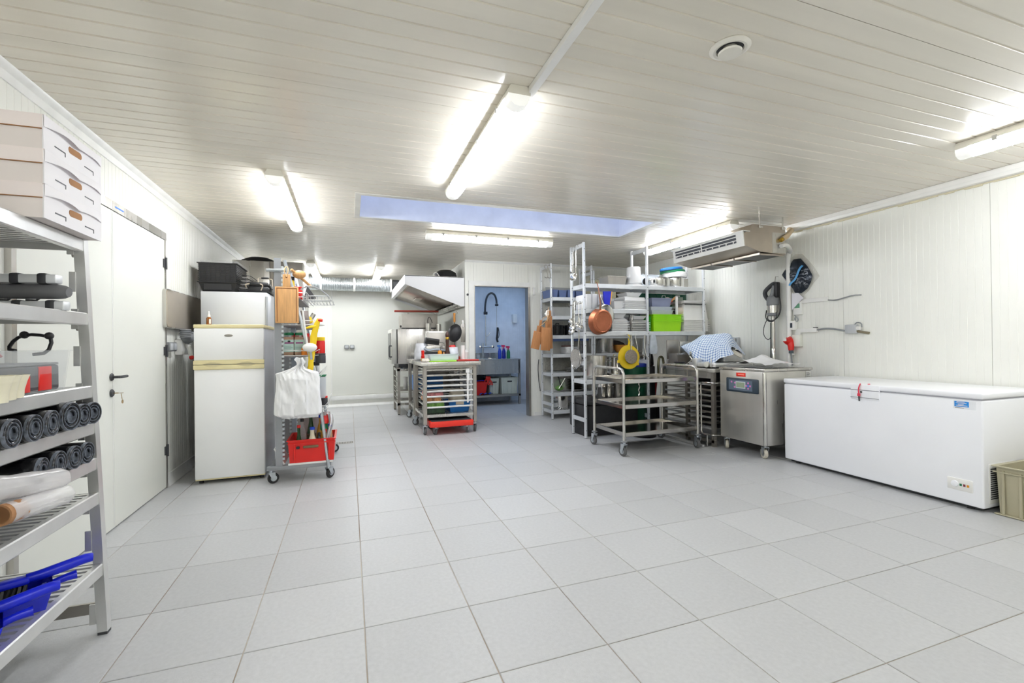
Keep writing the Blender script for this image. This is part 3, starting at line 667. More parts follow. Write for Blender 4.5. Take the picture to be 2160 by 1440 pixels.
# ================= A-FRAME TROLLEY BESIDE THE FRIDGE =================
def caster(par, x, y, r=.05, w=.026, top=.13, wheel=RUB, ang=0.0, fork=GALV, brake=False):
    # swivel caster: wheel, hub, fork and top plate
    c = MB(); m = Matrix.Translation((x, y, 0)) @ Matrix.Rotation(ang, 4, 'Z')
    wv = MB(); wv.m = m; wv.lathe([(r*.55, -w/2), (r*.9, -w/2), (r, -w*.3), (r, w*.3), (r*.9, w/2), (r*.55, w/2)], 20, (.02, 0, r), (0, 1, 0)); wh = obj('wheel', wv, wheel, par)
    hb = MB(); hb.m = m; hb.lathe([(.001, -w/2-.003), (r*.56, -w/2-.002), (r*.56, w/2+.002), (.001, w/2+.003)], 16, (.02, 0, r), (0, 1, 0)); obj('hub', hb, fork, wh)
    fk = MB(); fk.m = m
    for s in (-1, 1): fk.prism([(.02-.012, r-.012), (.02+.012, r-.012), (.03, top-.02), (-.025, top-.02)], 'y', s*(w/2+.008)-.002, s*(w/2+.008)+.002)
    fk.box(-.025, -w/2-.01, top-.022, .03, w/2+.01, top-.016); fk.cyl((0, 0, top-.018), (0, 0, top), .016); obj('fork', fk, fork, wh)
    if brake: br = MB(); br.m = m; br.rbox(.03, -.015, r+.02, .075, .015, r+.035, .004); obj('brake_lever', br, fork, wh)
tr = thing('frame_trolley', 'grey A-frame trolley loaded with spices and bottles beside the fridge', 'trolley', (-.45, 2.05, 0))
y0, y1 = 1.5, 2.55
m = MB(); m.rbox(-.73, y0-.02, .115, -.215, y0+.02, .15, .004); m.rbox(-.73, y1-.02, .115, -.215, y1+.02, .15, .004)
for x in (-.69, -.26): m.rbox(x-.018, y0, .115, x+.018, y1, .15, .004)
obj('base_frame', m, GREYP, tr)
for x, y, a in ((-.70, y0, .5), (-.235, y0, .9), (-.70, y1, .3), (-.235, y1, .2)): caster(tr, x, y, .046, .026, .115, RUBB, a)
for y in (y0, 2.0, y1):
    m = MB(); m.prism([(-.66, y-.018), (-.605, y-.018), (-.605, y-.014), (-.656, y-.014), (-.656, y+.018), (-.66, y+.018)], 'z', .15, 1.955); p = obj('upright', m, GREYP, tr)
    s = MB()
    for k in range(46): z = .2+k*.037; s.box(-.6045, y-.02, z, -.588, y+.004, z+.020)
    o = obj('slot_teeth', s, GALV, p)
m = MB(); m.prism([(-.585, 2.0), (-.545, 2.0), (-.545, 2.035), (-.585, 2.035)], 'z', .15, 1.9); obj('upright', m, mat('pale_steel', (176, 186, 198), .4, .5), tr)
obj('rail', MB().tube([(-.72, y0-.02, 1.845), (-.55, y0-.02, 1.85)], .014, 10), GALV, tr)
obj('sloping_tube', MB().tube([(-.575, y0-.03, 1.935), (-.52, y0-.03, 1.72), (-.43, y0-.03, 1.335), (-.355, y0-.03, .98), (-.29, y0-.03, .6), (-.235, y0-.03, .12)], .014, 10), GALV, tr)
obj('sloping_tube', MB().tube([(-.60, y1, 1.95), (-.52, y1, 1.6), (-.44, y1, 1.2), (-.36, y1, .8), (-.25, y1, .13)], .014, 10), GALV, tr)
SHT = [(.62, -.29), (.915, -.34), (1.105, -.36), (1.375, -.40), (1.62, -.46)]
for z, xr in SHT:
    m = MB(); m.box(-.605, y0+.02, z-.012, xr, y1-.02, z-.004); sh = obj('shelf', m, mat('shelf_mauve_grey', (150, 144, 146), .45, .2), tr)
    m = MB(); m.tube([(-.6, y0-.01, z+.05), (xr+.03, y0-.03, z+.035), (xr+.05, y0+.05, z+.05), (xr+.05, y1-.05, z+.05)], .003, 6); m.tube([(-.6, y0-.01, z+.0), (xr+.03, y0-.02, z), (xr+.045, y0+.05, z), (xr+.045, y1-.05, z)], .003, 6)
    for k in range(8): yy = y0+.1+k*.12; m.tube([(xr+.045, yy, z), (xr+.05, yy, z+.05)], .002, 4)
    obj('wire_guard', m, mat('white_wire', (226, 226, 222), .4, .2), sh)
# hanging cutting board
cbd = thing('cutting_board', 'square wooden board with a handle hanging on the trolley', 'cutting board', (-.55, 1.44, 1.39))
m = MB(); m.rbox(-.645, 1.425, 1.388, -.462, 1.445, 1.70, .004); m.rbox(-.585, 1.427, 1.695, -.525, 1.443, 1.81, .006); obj('board', m, WOOD, cbd)
g = MB()
for a in ((-.633, 1.40, -.627, 1.69), (-.481, 1.40, -.475, 1.69), (-.633, 1.684, -.475, 1.69)): g.box(a[0], 1.4235, a[1], a[2], 1.426, a[3])
obj('groove', g, mat('groove_brown', (150, 96, 56), .6), cbd)
obj('hole', MB().lathe([(.009, 0), (.001, .001)], 14, (-.555, 1.4268, 1.785), (0, -1, 0)), mat('groove_brown', (150, 96, 56), .6), cbd)
obj('twine', MB().tube([(-.555, 1.425, 1.785), (-.575, 1.42, 1.84), (-.565, 1.45, 1.875), (-.55, 1.46, 1.88), (-.54, 1.43, 1.84), (-.553, 1.425, 1.785)], .004, 6, smooth=1), mat('twine', (220, 180, 130), .8), cbd)
t = thing('wooden_masher', 'pale wooden ball-headed masher at the top of the trolley', 'utensil', (-.49, 1.58, 1.8))
obj('head', MB().ball((-.47, 1.6, 1.835), .048, 16, 1.2, 1, .8), WOOD, t); obj('stick', MB().cyl((-.53, 1.55, 1.87), (-.38, 1.7, 1.74), .012), WOOD, t)
# upper shelf tins
def tin(name, x, y, z, r, h, body, cap, lab, caph=.02, cat='jar', label=None):
    t = thing(name, lab, cat, (x, y, z))
    obj('body', MB().lathe([(r*.96, 0), (r, .006), (r, h*.9), (r*.92, h)], 20), body, t, 35, True)
    obj('lid', MB().lathe([(r*.96, h), (r*.98, h+.003), (r*.98, h+caph), (r*.9, h+caph+.003), (.001, h+caph+.003)], 20), cap, t, 35, True)
    if label: obj('label', MB().lathe([(r*1.01, h*.15), (r*1.01, h*.7)], 16, (0, 0, 0), (0, 0, 1), 1, 1, pi*1.0), label, t, 35, True).rotation_euler.z = pi
    return t
tin('spice_tin', -.56, 1.62, 1.62, .05, .16, YEL, BLK, 'yellow tin with a black lid behind the wooden board handle', .03)
tin('spice_tin', -.50, 1.78, 1.62, .04, .1, RED, RED, 'red tin on the top trolley shelf')
wd = MB(); wd.prism([(-.46, 1.64), (-.36, 1.645), (-.355, 1.66), (-.43, 1.77)], 'y', 1.9, 1.93); one('black_wedge', wd, DKG, 'dark wedge-shaped scraper sticking up from the top trolley shelf', 'scraper')
# wire basket hanging out on the rack side
wb = thing('wire_basket', 'white wire basket sticking out of the trolley top', 'basket', (-.36, 1.75, 1.62))
m = MB(); W = mat('wire_silver', (176, 178, 178), .35, .5)
m.tube([(-.46, 1.6, 1.70), (-.4, 1.6, 1.735), (-.32, 1.6, 1.72), (-.235, 1.6, 1.655), (-.22, 1.62, 1.63)], .006, 6, smooth=1)
m.tube([(-.45, 1.6, 1.64), (-.235, 1.6, 1.645), (-.22, 2.1, 1.645), (-.45, 2.1, 1.64)], .005, 6, True)
m.tube([(-.44, 1.6, 1.60), (-.2, 1.6, 1.605), (-.19, 2.1, 1.605), (-.44, 2.1, 1.60)], .003, 6, True); obj('rim', m, W, wb)
m = MB()
for k in range(9): x = -.44+.03*k; m.tube([(x, 1.6, 1.643), (x+.005, 1.6, 1.6), (x+.005, 2.1, 1.6), (x, 2.1, 1.643)], .002, 4)
obj('wires', m, W, wb)
# second shelf: packets, cutlery
def bagmesh(cx, cy, z0, w, d, h, seed, sh=1.0, top=.75, mb=None):
    def f(u, v):
        a = 2*pi*v; q = 1-(1-top)*u**2; k = 1+.10*noise.noise(V((cos(a)*1.5, sin(a)*1.5, u*3+seed)))
        ex = abs(cos(a))**.6*(1 if cos(a) > 0 else -1); ey = abs(sin(a))**.6*(1 if sin(a) > 0 else -1)
        e = 1 if u > .06 else .8+u*3.3
        return (cx+w*ex*q*k*e, cy+d*ey*q*k*e*(1-.75*max(0, u-.55)/.45*sh), z0+h*u)
    mb = mb or MB(); n = len(mb.v); mb.grid(f, 10, 20)
    mb.f.append(tuple(n+j for j in range(20))); mb.f.append(tuple(n+10*21+j for j in range(20))); return mb
one('flour_packet', bagmesh(-.44, 1.62, 1.376, .05, .05, .13, 1), mat('packet_grey', (140, 128, 122), .5, 0, .2, 30), 'crumpled grey packet beside the wooden board', 'packet')
one('paper_packet', bagmesh(-.36, 1.75, 1.376, .09, .05, .06, 2), WPL, 'flat white packet on the trolley shelf above the jars', 'packet')
one('spice_packet', bagmesh(-.42, 1.72, 1.40, .05, .04, .06, 3), YEL, 'small yellow packet on the trolley shelf above the jars', 'packet')
one('whisk_bundle', MB().tube([(-.44, 1.9, 1.38), (-.40, 1.9, 1.45), (-.37, 1.9, 1.5)], .02, 10), STEEL, 'short steel whisk handle standing behind the white packet', 'whisk')
# jars
LAB = mat('jar_label_mint', (188, 216, 206), .5); LABP = mat('jar_label_purple', (150, 40, 120), .5)
def sjar(x, lab, mark):
    t = thing('spice_jar', lab, 'jar', (x, 1.58, 1.106), group='square spice jars with green lids')
    obj('body', MB().rbox(-.042, -.042, 0, .042, .042, .165, .012), mat('jar_brown', (172, 140, 116), .25, 0, .12, 40), t, 35, True)
    obj('neck', MB().rbox(-.038, -.038, .163, .038, .038, .18, .008), CLEAR, t, 35, True)
    obj('lid', MB().lathe([(.04, .178), (.041, .182), (.041, .2), (.036, .203), (.001, .203)], 20), GRN, t, 35, True)
    obj('label', MB().box(-.042, -.0436, .03, .042, -.0425, .14), LAB, t, 0, True)
    q = MB(); q.box(-.03, -.0446, .105, .042 if mark else .03, -.0438, .116); obj('label_band', q, LABP, t, 0, True)
    if mark: q = MB(); q.lathe([(.012, 0), (.009, .0008), (.001, .001)], 12, (.005, -.0436, .125), (0, -1, 0), 1, .7); obj('label_mark', q, BLK, t, 0, True)
    q = MB()
    for k in range(4): q.box(-.034, -.0442, .042+.013*k, .034-.012*(k % 2), -.0437, .045+.013*k)
    obj('label_lines', q, mat('label_ink', (120, 150, 150), .6), t, 0, True)
sjar(-.557, 'square spice jar with green lid next to the trolley upright', True)
sjar(-.468, 'square spice jar with green lid next to the sloping tube', False)
for x, y, lab in ((-.515, 1.68, 'red-capped jar peeking out between the green-lidded jars'), (-.425, 1.62, 'red-capped jar of brown sticks next to the second green-lidded jar')):
    t = tin('spice_jar', x, y, 1.106, .034, .165, mat('cinnamon', (140, 80, 60), .6, 0, .3, 30, 0, 20, (4, 4, .5)), RED, lab, .028)
tin('sauce_bottle', -.425, 1.52, 1.106, .028, .05, mat('orange_plastic', (226, 128, 20), .4), mat('orange_plastic', (226, 128, 20), .4), 'small orange tub in front of the cinnamon jar', .012, 'tub')
tin('spice_jar', -.31, 1.72, 1.106, .045, .13, RED, YEL, 'red tin with a yellow lid at the outer end of the jar shelf', .03)
tin('spice_jar', -.30, 1.6, 1.03, .045, .075, DKG, DKG, 'low dark tin under the red and yellow tin', .012)
t = thing('white_ladle', 'white round plastic scoop hanging on the sloping trolley tube', 'scoop', (-.38, 1.42, 1.12))
obj('bowl', MB().ball((-.375, 1.42, 1.175), .052, 16, 1.15, .7, .75), WPL, t); obj('stem', MB().tube([(-.43, 1.43, 1.50), (-.415, 1.43, 1.36), (-.395, 1.43, 1.2)], .008, 8), WPL, t)
obj('neck', MB().cyl((-.37, 1.43, 1.14), (-.365, 1.44, 1.07), .012), GALV, t)
for k, x in enumerate((-.405, -.372)): tin('squeeze_bottle', x, 1.66+.05*k, 1.2, .014, .05, CLEAR, RED, ('clear bottle with red cap just behind the white scoop', 'second clear bottle with red cap behind the white scoop')[k], .02, 'bottle')
# yellow crinkled plastic
def yel(u, v):
    pts = [V((-.30, 1.46, 1.43)), V((-.325, 1.45, 1.36)), V((-.345, 1.45, 1.28)), V((-.355, 1.45, 1.16)), V((-.37, 1.45, 1.04)), V((-.375, 1.45, .95))]
    k = u*(len(pts)-1); i = min(int(k), len(pts)-2); p = pts[i].lerp(pts[i+1], k-i); a = 2*pi*v; r = .02*(1+.35*noise.noise(V((u*9, cos(a)*1.4, sin(a)*1.4))))*(.8+.5*sin(pi*u))
    return p+V((r*cos(a)*1.1, r*sin(a)*.6, 0))
t = thing('yellow_foil_tool', 'yellow crinkled plastic tube with a red tip hanging off the trolley', 'tube', (-.34, 1.45, 1.1))
obj('tube', MB().grid(yel, 30, 12), YEL, t); obj('arm', MB().tube([(-.325, 1.45, 1.36), (-.37, 1.45, 1.355), (-.405, 1.45, 1.345)], lambda u: .016-.008*u, 8), YEL, t)
obj('tip', MB().cyl((-.305, 1.455, 1.415), (-.272, 1.45, 1.412), .013), RED, t)
# lower trolley items
t = thing('lidded_tub', 'clear tub with a green lid on the outer side of the trolley', 'tub', (-.31, 1.75, .70)); obj('tub', MB().rbox(-.045, -.08, 0, .045, .08, .2, .012), MILKY, t, 35, True); obj('lid', MB().rbox(-.05, -.085, .2, .05, .085, .215, .005), GRN, t, 35, True)
tin('dark_bottle', -.335, 1.62, .918, .026, .09, CLEAR, BLK, 'dark-capped jar above the green-lidded tub', .03, 'bottle')
tin('bottle', -.28, 1.8, .62, .03, .07, DKG, RED, 'small red-capped bottle under the clear green-lidded tub', .015, 'bottle')
t = thing('red_green_packet', 'red and green packet beside the white bags', 'packet', (-.275, 1.6, .46))
obj('packet', bagmesh(-.275, 1.6, .42, .035, .05, .1, 4), GRN, t); obj('flap', bagmesh(-.27, 1.585, .48, .038, .04, .07, 6), RED, t)
one('white_rag', MB().grid(lambda u, v: (-.245+.05*u*(1-v*.4)+.01*sin(v*5), 1.55+.03*sin(u*9+v*2), .58-.22*v-.02*u), 8, 14), BAGW, 'white rag hanging out on the aisle side of the trolley', 'rag', None, 60)
# white carrier bags
def sack(zs, seed, cx, cy, mb):
    def f(u, v):
        k = u*(len(zs)-1); i = min(int(k), len(zs)-2); t = k-i; t = t*t*(3-2*t)
        z, w_, d, ox = [a*(1-t)+b*t for a, b in zip(zs[i], zs[i+1])]
        a = 2*pi*v; n = noise.noise(V((cos(a)*2.2, sin(a)*2.2, z*7+seed)))+.6*noise.noise(V((cos(a)*6, sin(a)*6, z*4+seed*2)))
        return (cx+ox+(w_+.018*n)*cos(a), cy+(d+.022*n+.018*noise.noise(V((cos(a)*9+z*5, z*11, seed)))+.012*abs(noise.noise(V((cos(a)*14, z*16, seed+4)))))*sin(a), z+.012*n*(1 if .05 < u < .95 else .3))
    return mb.grid(f, 60, 90)
t = thing('carrier_bags', 'bundle of white plastic carrier bags tied to the trolley', 'bag', (-.46, 1.42, .6))
obj('bags', sack([(1.075, .006, .006, .03), (1.05, .03, .02, .035), (1.02, .02, .02, .02), (.99, .06, .03, .0), (.955, .165, .035, -.01), (.9, .17, .05, .0), (.8, .17, .055, .005), (.7, .178, .055, .0), (.60, .178, .045, .0), (.585, .15, .03, 0)], 2.0, -.47, 1.40, MB()), BAGW, t, 70)
obj('knot_tail', sack([(1.085, .012, .006, 0), (1.06, .03, .01, 0), (1.02, .012, .012, .01)], 5, -.45, 1.39, MB()), BAGW, t, 70)
obj('inner_bag', sack([(.70, .14, .03, 0), (.60, .145, .04, 0), (.565, .14, .02, 0)], 8, -.455, 1.43, MB()), BAGW, t, 70)
# red crate with bottles
CX, CY, CZ = -.37, 1.66, .155
t = thing('red_crate', 'bright red plastic crate of bottles on the trolley base', 'crate', (CX, CY, CZ+.012))
obj('shell', MB().tray(-.19, -.2, .19, .2, 0, .2, .007, .012, .01), RED, t, 35, True)
r = MB()
for x in (-.14, .14): r.rbox(x-.006, -.206, .01, x+.006, -.19, .17, .003, 1)
r.box(-.195, -.207, .165, .195, -.2, .172); obj('ribs', r, RED, t, 0, True)
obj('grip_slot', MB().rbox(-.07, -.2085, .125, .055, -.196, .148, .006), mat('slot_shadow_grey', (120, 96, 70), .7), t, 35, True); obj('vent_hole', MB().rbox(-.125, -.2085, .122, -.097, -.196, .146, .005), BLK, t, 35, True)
one('white_base_board', MB().box(-.56, 1.47, .15, -.2, 1.95, .166), WPL, 'white board lying under the red crate', 'board')
bd = MB(); bd.m = Matrix.Translation((-.6, 1.5, .155)) @ Matrix.Rotation(-.5, 4, 'Y'); bd.box(.0, 0, 0, .012, .3, .16); one('white_side_board', bd, WPL, 'white board leaning between the red crate and the upright', 'board')
def bottle(x, y, h, r, body, cap, lab, neck=.3, z=CZ+.02, fill=None, label=None):
    t = thing('bottle', lab, 'bottle', (x, y, z), group='bottles in the red crate')
    obj('body', MB().lathe([(r*.9, 0), (r, .008), (r, h*(1-neck-.12)), (r*.75, h*(1-neck)), (r*.36, h*(1-neck*.5)), (r*.34, h)], 18), body, t, 50, True)
    obj('cap', MB().lathe([(r*.42, h-.012), (r*.42, h+.012), (.001, h+.013)], 14), cap, t, 35, True)
    if label: obj('label', MB().lathe([(r*1.015, h*.2), (r*1.015, h*.5)], 18), label, t, 35, True)
CR = mat('creamy_liquid', (232, 224, 196), .35); OR = mat('orange_oil', (222, 160, 52), .15, alpha=.92); BLC = mat('cap_blue', (28, 70, 190), .4)
bottle(-.48, 1.53, .30, .036, GLASSG, RED, 'green glass bottle with a red collar in the crate corner', .5)
bottle(-.46, 1.62, .34, .038, CLEAR, BLK, 'clear bottle with a black cap in the red crate')
bottle(-.39, 1.66, .42, .038, GLASSG, GRN, 'tall green glass bottle in the middle of the red crate', .42, label=mat('dark_label', (70, 60, 40), .5))
bottle(-.37, 1.53, .275, .05, CR, BLC, 'cream-coloured bottle with a blue cap at the crate front', .42)
bottle(-.31, 1.66, .36, .035, OR, BLC, 'orange oil bottle with a blue cap in the red crate')
bottle(-.245, 1.70, .36, .036, OR, RED, 'orange oil bottle with a red cap in the red crate')
bottle(-.315, 1.54, .22, .03, BLKG, BLK, 'short black bottle beside the cream bottle', .2)
bottle(-.265, 1.53, .25, .036, CLEAR, RED, 'clear bottle with a red round label in the red crate', .3, label=WPL)
bottle(-.225, 1.56, .29, .033, CLEAR, BLC, 'clear slim bottle with a blue cap at the crate end', .3)
one('leaning_board', MB().rbox(-.50, 1.84, .17, -.23, 1.86, .55, .004), mat('grey_board', (170, 160, 160), .5), 'grey board standing behind the red crate', 'board')
# ================= REAR BAY: DUCT, HOOD, OVEN, TABLES =================
du = thing('round_duct', 'galvanised spiral duct running along the far wall under the ceiling', 'duct', (0, 6.2, 2.3))
pr = []; L0 = -1.2; L = 1.95
m = MB(); rr = .122; pr = []
k = 0
while k*.03 < L: pr += [(rr, k*.03), (rr+.004, k*.03+.006), (rr, k*.03+.012)]; k += 1
m.lathe(pr, 28, (L0, 6.2, 2.335), (1, 0, 0)); obj('spiral_pipe', m, GALV, du)
for x in (-.55, .03, .70): obj('clamp_ring', MB().lathe([(.13, 0), (.134, .004), (.134, .03), (.13, .034)], 28, (x, 6.2, 2.335), (1, 0, 0)), WPL, du)
obj('end_collar', MB().lathe([(.118, 0), (.118, .12)], 24, (.75, 6.2, 2.335), (1, 0, 0)), DKG, du)
t = thing('twin_sockets', 'pair of small grey sockets on the far wall', 'socket', (-.05, YF, 1.15))
for x in (-.1, .0):
    p = obj('socket', MB().rbox(x-.04, YF-.05, 1.115, x+.04, YF, 1.195, .008), MIDG, t); obj('cover', MB().rbox(x-.032, YF-.058, 1.13, x+.032, YF-.049, 1.185, .004), mat('pale_grey_plastic', (184, 187, 190), .45), p)
t = thing('door_panel', 'white flush sliding panel on the far wall behind the trolley', 'panel', (.3, YF, 0)); obj('panel', MB().box(-.37, YF-.012, .225, 1.6, YF-.002, 2.1), DOORW, t); obj('edge', MB().box(-.385, YF-.016, .225, -.37, YF-.002, 2.1), WALLE, t)
# extractor hood
hd = thing('extractor_hood', 'white-sided stainless extractor hood fixed to the inner wall', 'hood', (1.2, 5.2, 1.8))
Y0, Y1 = 4.06, 6.35
pl = [(.745, 2.10), (.745, 2.235), (1.655, 2.235), (1.655, 1.78), (1.60, 1.78)]
HW = mat('hood_white', (238, 238, 240), .3, 0, .01, 3)
for a, b in ((Y0, Y0+.012), (Y1-.012, Y1)): obj('side_panel', MB().prism(pl, 'y', a, b), HW, hd)
obj('top_panel', MB().box(.745, Y0, 2.225, 1.655, Y1, 2.236), STEEL, hd)
obj('front_lip', MB().prism([(.74, 2.095), (.74, 2.236), (.752, 2.236), (.752, 2.115), (.80, 2.10), (.80, 2.09)], 'y', Y0-.002, Y1), HW, hd)
obj('back_panel', MB().box(1.64, Y0+.012, 1.78, 1.655, Y1-.012, 2.23), STEEL, hd)
obj('gutter', MB().prism([(1.53, 1.80), (1.53, 1.82), (1.64, 1.80), (1.655, 1.78), (1.60, 1.77)], 'y', Y0+.012, Y1-.012), STEEL, hd)
nf = 5
for k in range(nf):
    ya = Y0+.03+k*(Y1-Y0-.06)/nf; yb = ya+(Y1-Y0-.06)/nf-.02
    f = MB(); ang = math.atan2(2.10-1.84, .80-1.56)
    f.add([(.82, ya, 2.115), (1.56, ya, 1.855), (1.56, yb, 1.855), (.82, yb, 2.115), (.82, ya, 2.135), (1.56, ya, 1.875), (1.56, yb, 1.875), (.82, yb, 2.135)], [(0, 1, 2, 3), (4, 7, 6, 5), (0, 4, 5, 1), (1, 5, 6, 2), (2, 6, 7, 3), (3, 7, 4, 0)])
    p = obj('grease_filter', f, mat('filter_brown_steel', (150, 140, 126), .35, 1, .2, 10), hd)
    s = MB()
    for j in range(9):
        u = .06+.88*j/8; y = ya+(yb-ya)*u
        s.add([(.84, y-.012, 2.107), (1.54, y-.012, 1.861), (1.54, y+.012, 1.861), (.84, y+.012, 2.107), (.84, y, 2.096), (1.54, y, 1.85)], [(0, 1, 5, 4), (3, 4, 5, 2), (0, 4, 3), (1, 2, 5)])
    obj('baffles', s, STEELD, p)
obj('hood_lamp', MB().box(1.05, 5.1, 1.985, 1.25, 5.5, 2.0), mat('hood_lamp_glass', (236, 232, 220), .3), hd)
one('hood_fan_housing', MB().lathe([(.17, 0), (.19, .03), (.17, .12), (.1, .16), (.001, .165)], 24, (1.45, 4.5, 2.237)), BLK, 'black round fan housing on top of the extractor hood', 'fan')
one('hood_cable', MB().tube([(1.2, 4.3, 2.24), (1.22, 4.3, 2.32), (1.27, 4.3, 2.33), (1.3, 4.3, 2.28), (1.33, 4.3, 2.245)], .008, 6, smooth=2), WPL, 'white looped cable on top of the extractor hood', 'cable')
# oven with heated box
st = thing('oven_stand', 'stainless open stand under the combi oven', 'stand', (1.1, 5.35, 0))
for x in (.71, 1.36):
    for y in (5.0, 5.72): obj('leg', MB().box(x, y, .012, x+.045, y+.045, .80), STEELD, st); obj('foot', MB().cyl((x+.022, y+.022, 0), (x+.022, y+.022, .014), .02), BLK, st)
for z in (.16, .74):
    m = MB(); m.box(.71, 5.0, z, 1.405, 5.03, z+.04); m.box(.71, 5.73, z, 1.405, 5.76, z+.04); m.box(.71, 5.0, z, .74, 5.76, z+.04); m.box(1.375, 5.0, z, 1.405, 5.76, z+.04); obj('frame', m, STEEL, st)
for k in range(5): m = MB(); z = .26+.09*k; m.box(.715, 5.02, z, .735, 5.74, z+.02); m.box(1.38, 5.02, z, 1.4, 5.74, z+.02); obj('runner', m, STEELD, st)
t = thing('oil_can', 'pale cylinder standing inside the oven stand', 'canister', (.86, 5.15, .45)); obj('body', MB().lathe([(.035, 0), (.035, .2), (.03, .21), (.001, .212)], 16, (.86, 5.15, .42)), WPL, t); obj('shelf', MB().box(.72, 5.03, .4, 1.38, 5.73, .415), STEELD, st)
ov = thing('combi_oven', 'stainless combi oven with a long door handle on a stand', 'oven', (1.1, 5.35, .81))
obj('body', MB().rbox(.715, 4.98, .86, 1.42, 5.78, 1.46, .01), STEEL, ov); obj('underframe', MB().box(.73, 5.0, .80, 1.40, 5.76, .86), BLK, ov)
d = obj('door', MB().rbox(.62, 4.985, .865, .705, 5.78, 1.455, .012), mat('oven_door_edge', (206, 206, 198), .35, .3), ov)
obj('seal', MB().box(.703, 4.99, .87, .717, 5.775, 1.45), BLK, d); obj('glass', MB().box(.615, 5.1, .93, .622, 5.66, 1.39), BLKG, d)
obj('handle', MB().tube([(.63, 5.0, 1.17), (.585, 4.99, 1.17), (.58, 4.99, 1.15), (.58, 4.99, 1.0), (.585, 4.99, .985), (.63, 5.0, .985)], .011, 8), DKG, d)
t = thing('heated_box', 'stainless box with a sloping side standing on the combi oven', 'oven', (1.1, 5.2, 1.46))
obj('body', MB().prism([(.80, 1.475), (1.40, 1.475), (1.40, 1.71), (.80, 1.71)], 'y', 5.0, 5.6), STEELD, t); obj('base', MB().box(.79, 4.99, 1.461, 1.41, 5.61, 1.476), DKG, t)
obj('knob', MB().cyl((.79, 5.05, 1.50), (.765, 5.05, 1.50), .02), BLK, t)
one('red_shelf', MB().rbox(.675, 4.99, 1.745, 1.42, 5.07, 1.775, .004), mat('brick_red', (176, 66, 48), .5), 'long red board lying above the steel box under the hood', 'board')
obj('post', MB().box(.9, 5.0, 1.705, .92, 5.06, 1.746), STEELD, t)
cr = thing('caddy', 'steel cabinet with pale doors between table and inner wall', 'cabinet', (1.36, 4.85, 0)); obj('body', MB().rbox(1.165, 4.77, .05, 1.645, 4.96, 1.412, .004), STEEL, cr); obj('door', MB().rbox(1.175, 4.755, .08, 1.64, 4.768, 1.39, .003), STEELD, cr)
for x in (1.2, 1.61): obj('foot', MB().cyl((x, 4.86, 0), (x, 4.86, .05), .018), BLK, cr)
def canister(x, lab, r=.05, h=.13):
    t = thing('steel_canister', lab, 'canister', (x, 4.86, 1.413)); obj('body', MB().lathe([(r, 0), (r, h), (r*.93, h), (r*.93, .01), (.001, .01)], 18), CHROME, t, 35, True); return t
c = canister(1.215, 'steel canister holding tongs behind the rack table')
obj('hook', MB().tube([(.0, 0, .1), (-.01, 0, .2), (.02, 0, .25), (.05, 0, .2), (.07, 0, .14)], .006, 6, smooth=1), BLK, c, 35, True); obj('tongs', MB().tube([(-.03, 0, .02), (-.04, 0, .2)], .007, 6), STEEL, c, 35, True)
canister(1.39, 'steel canister nearest the inner wall behind the rack table', .045, .12)
# black wok hanging on the wall end
wk = thing('black_pan', 'black frying pan with a wooden handle hanging by the doorway', 'pan', (1.48, 3.98, 1.38))
obj('bowl', MB().lathe([(.001, -.045), (.06, -.043), (.105, -.02), (.128, .012), (.124, .016), (.1, -.014), (.055, -.036), (.001, -.038)], 28, (1.482, 4.0, 1.36), (.25, .95, .0), .82, 1.1), mat('black_iron', (52, 52, 54), .4, .3, .2, 14), wk)
obj('neck', MB().cyl((1.482, 4.0, 1.49), (1.482, 4.01, 1.53), .007), BLK, wk); obj('handle', MB().lathe([(.013, 0), (.018, .03), (.016, .09), (.02, .14), (.001, .145)], 14, (1.482, 4.01, 1.525)), mat('orange_wood', (214, 146, 66), .45, 0, .1, 10), wk)
obj('hook', MB().tube([(1.482, 4.01, 1.66), (1.482, 4.0, 1.70), (1.51, 4.01, 1.70), (1.535, 4.02, 1.675), (1.52, 4.025, 1.65)], .004, 6, smooth=1), STEEL, wk)
t = thing('knife_strip', 'pale strip with utensils hanging on the inner wall by the corner', 'rack', (1.62, 4.1, 1.4)); obj('bar', MB().rbox(1.59, 4.04, 1.22, 1.655, 4.06, 1.5, .006), STEELD, t); obj('handle', MB().rbox(1.605, 4.025, 1.45, 1.63, 4.04, 1.56, .005), WPL, t)

# ---------- rack tables ----------
def racktable(name, lab, x0, x1, y0, y1, nr, wheels=True, loc=None):
    t = thing(name, lab, 'table', ((x0+x1)/2, (y0+y1)/2, 0)); z0 = .135
    obj('table_top', MB().rbox(x0-.03, y0-.03, .905, x1+.055, y1+.03, .955, .004), STEEL, t)
    for x in (x0, x1-.05):
        for y in (y0, y1-.05): obj('leg', MB().rbox(x, y, z0, x+.05, y+.05, .906, .004, 1), STEELD, t)
    m = MB(); m.box(x0+.05, y0+.005, .87, x1-.05, y0+.03, .906); m.box(x0+.05, y1-.03, .87, x1-.05, y1-.005, .906); obj('apron', m, STEELD, t)
    obj('bottom_shelf', MB().box(x0+.005, y0+.01, .225, x1-.005, y1-.01, .262), STEEL, t)
    for k in range(nr):
        z = .345+k*.0705; 
        m = MB(); m.rbox(x0+.048, y0+.012, z, x1-.048, y0+.03, z+.022, .003, 1); obj('front_bar', m, ALU if k < 6 else STEEL, t)
        m = MB(); m.box(x0+.052, y0+.03, z, x0+.075, y1-.03, z+.018); m.box(x1-.075, y0+.03, z, x1-.052, y1-.03, z+.018); obj('runner', m, ALU, t)
    for x, y, a in ((x0+.025, y0+.025, .35), (x1-.025, y0+.025, .2), (x0+.025, y1-.025, 1.2), (x1-.025, y1-.025, .8)): caster(t, x, y, .05, .03, .137, RUB, a+pi/2*(0.8))
    return t
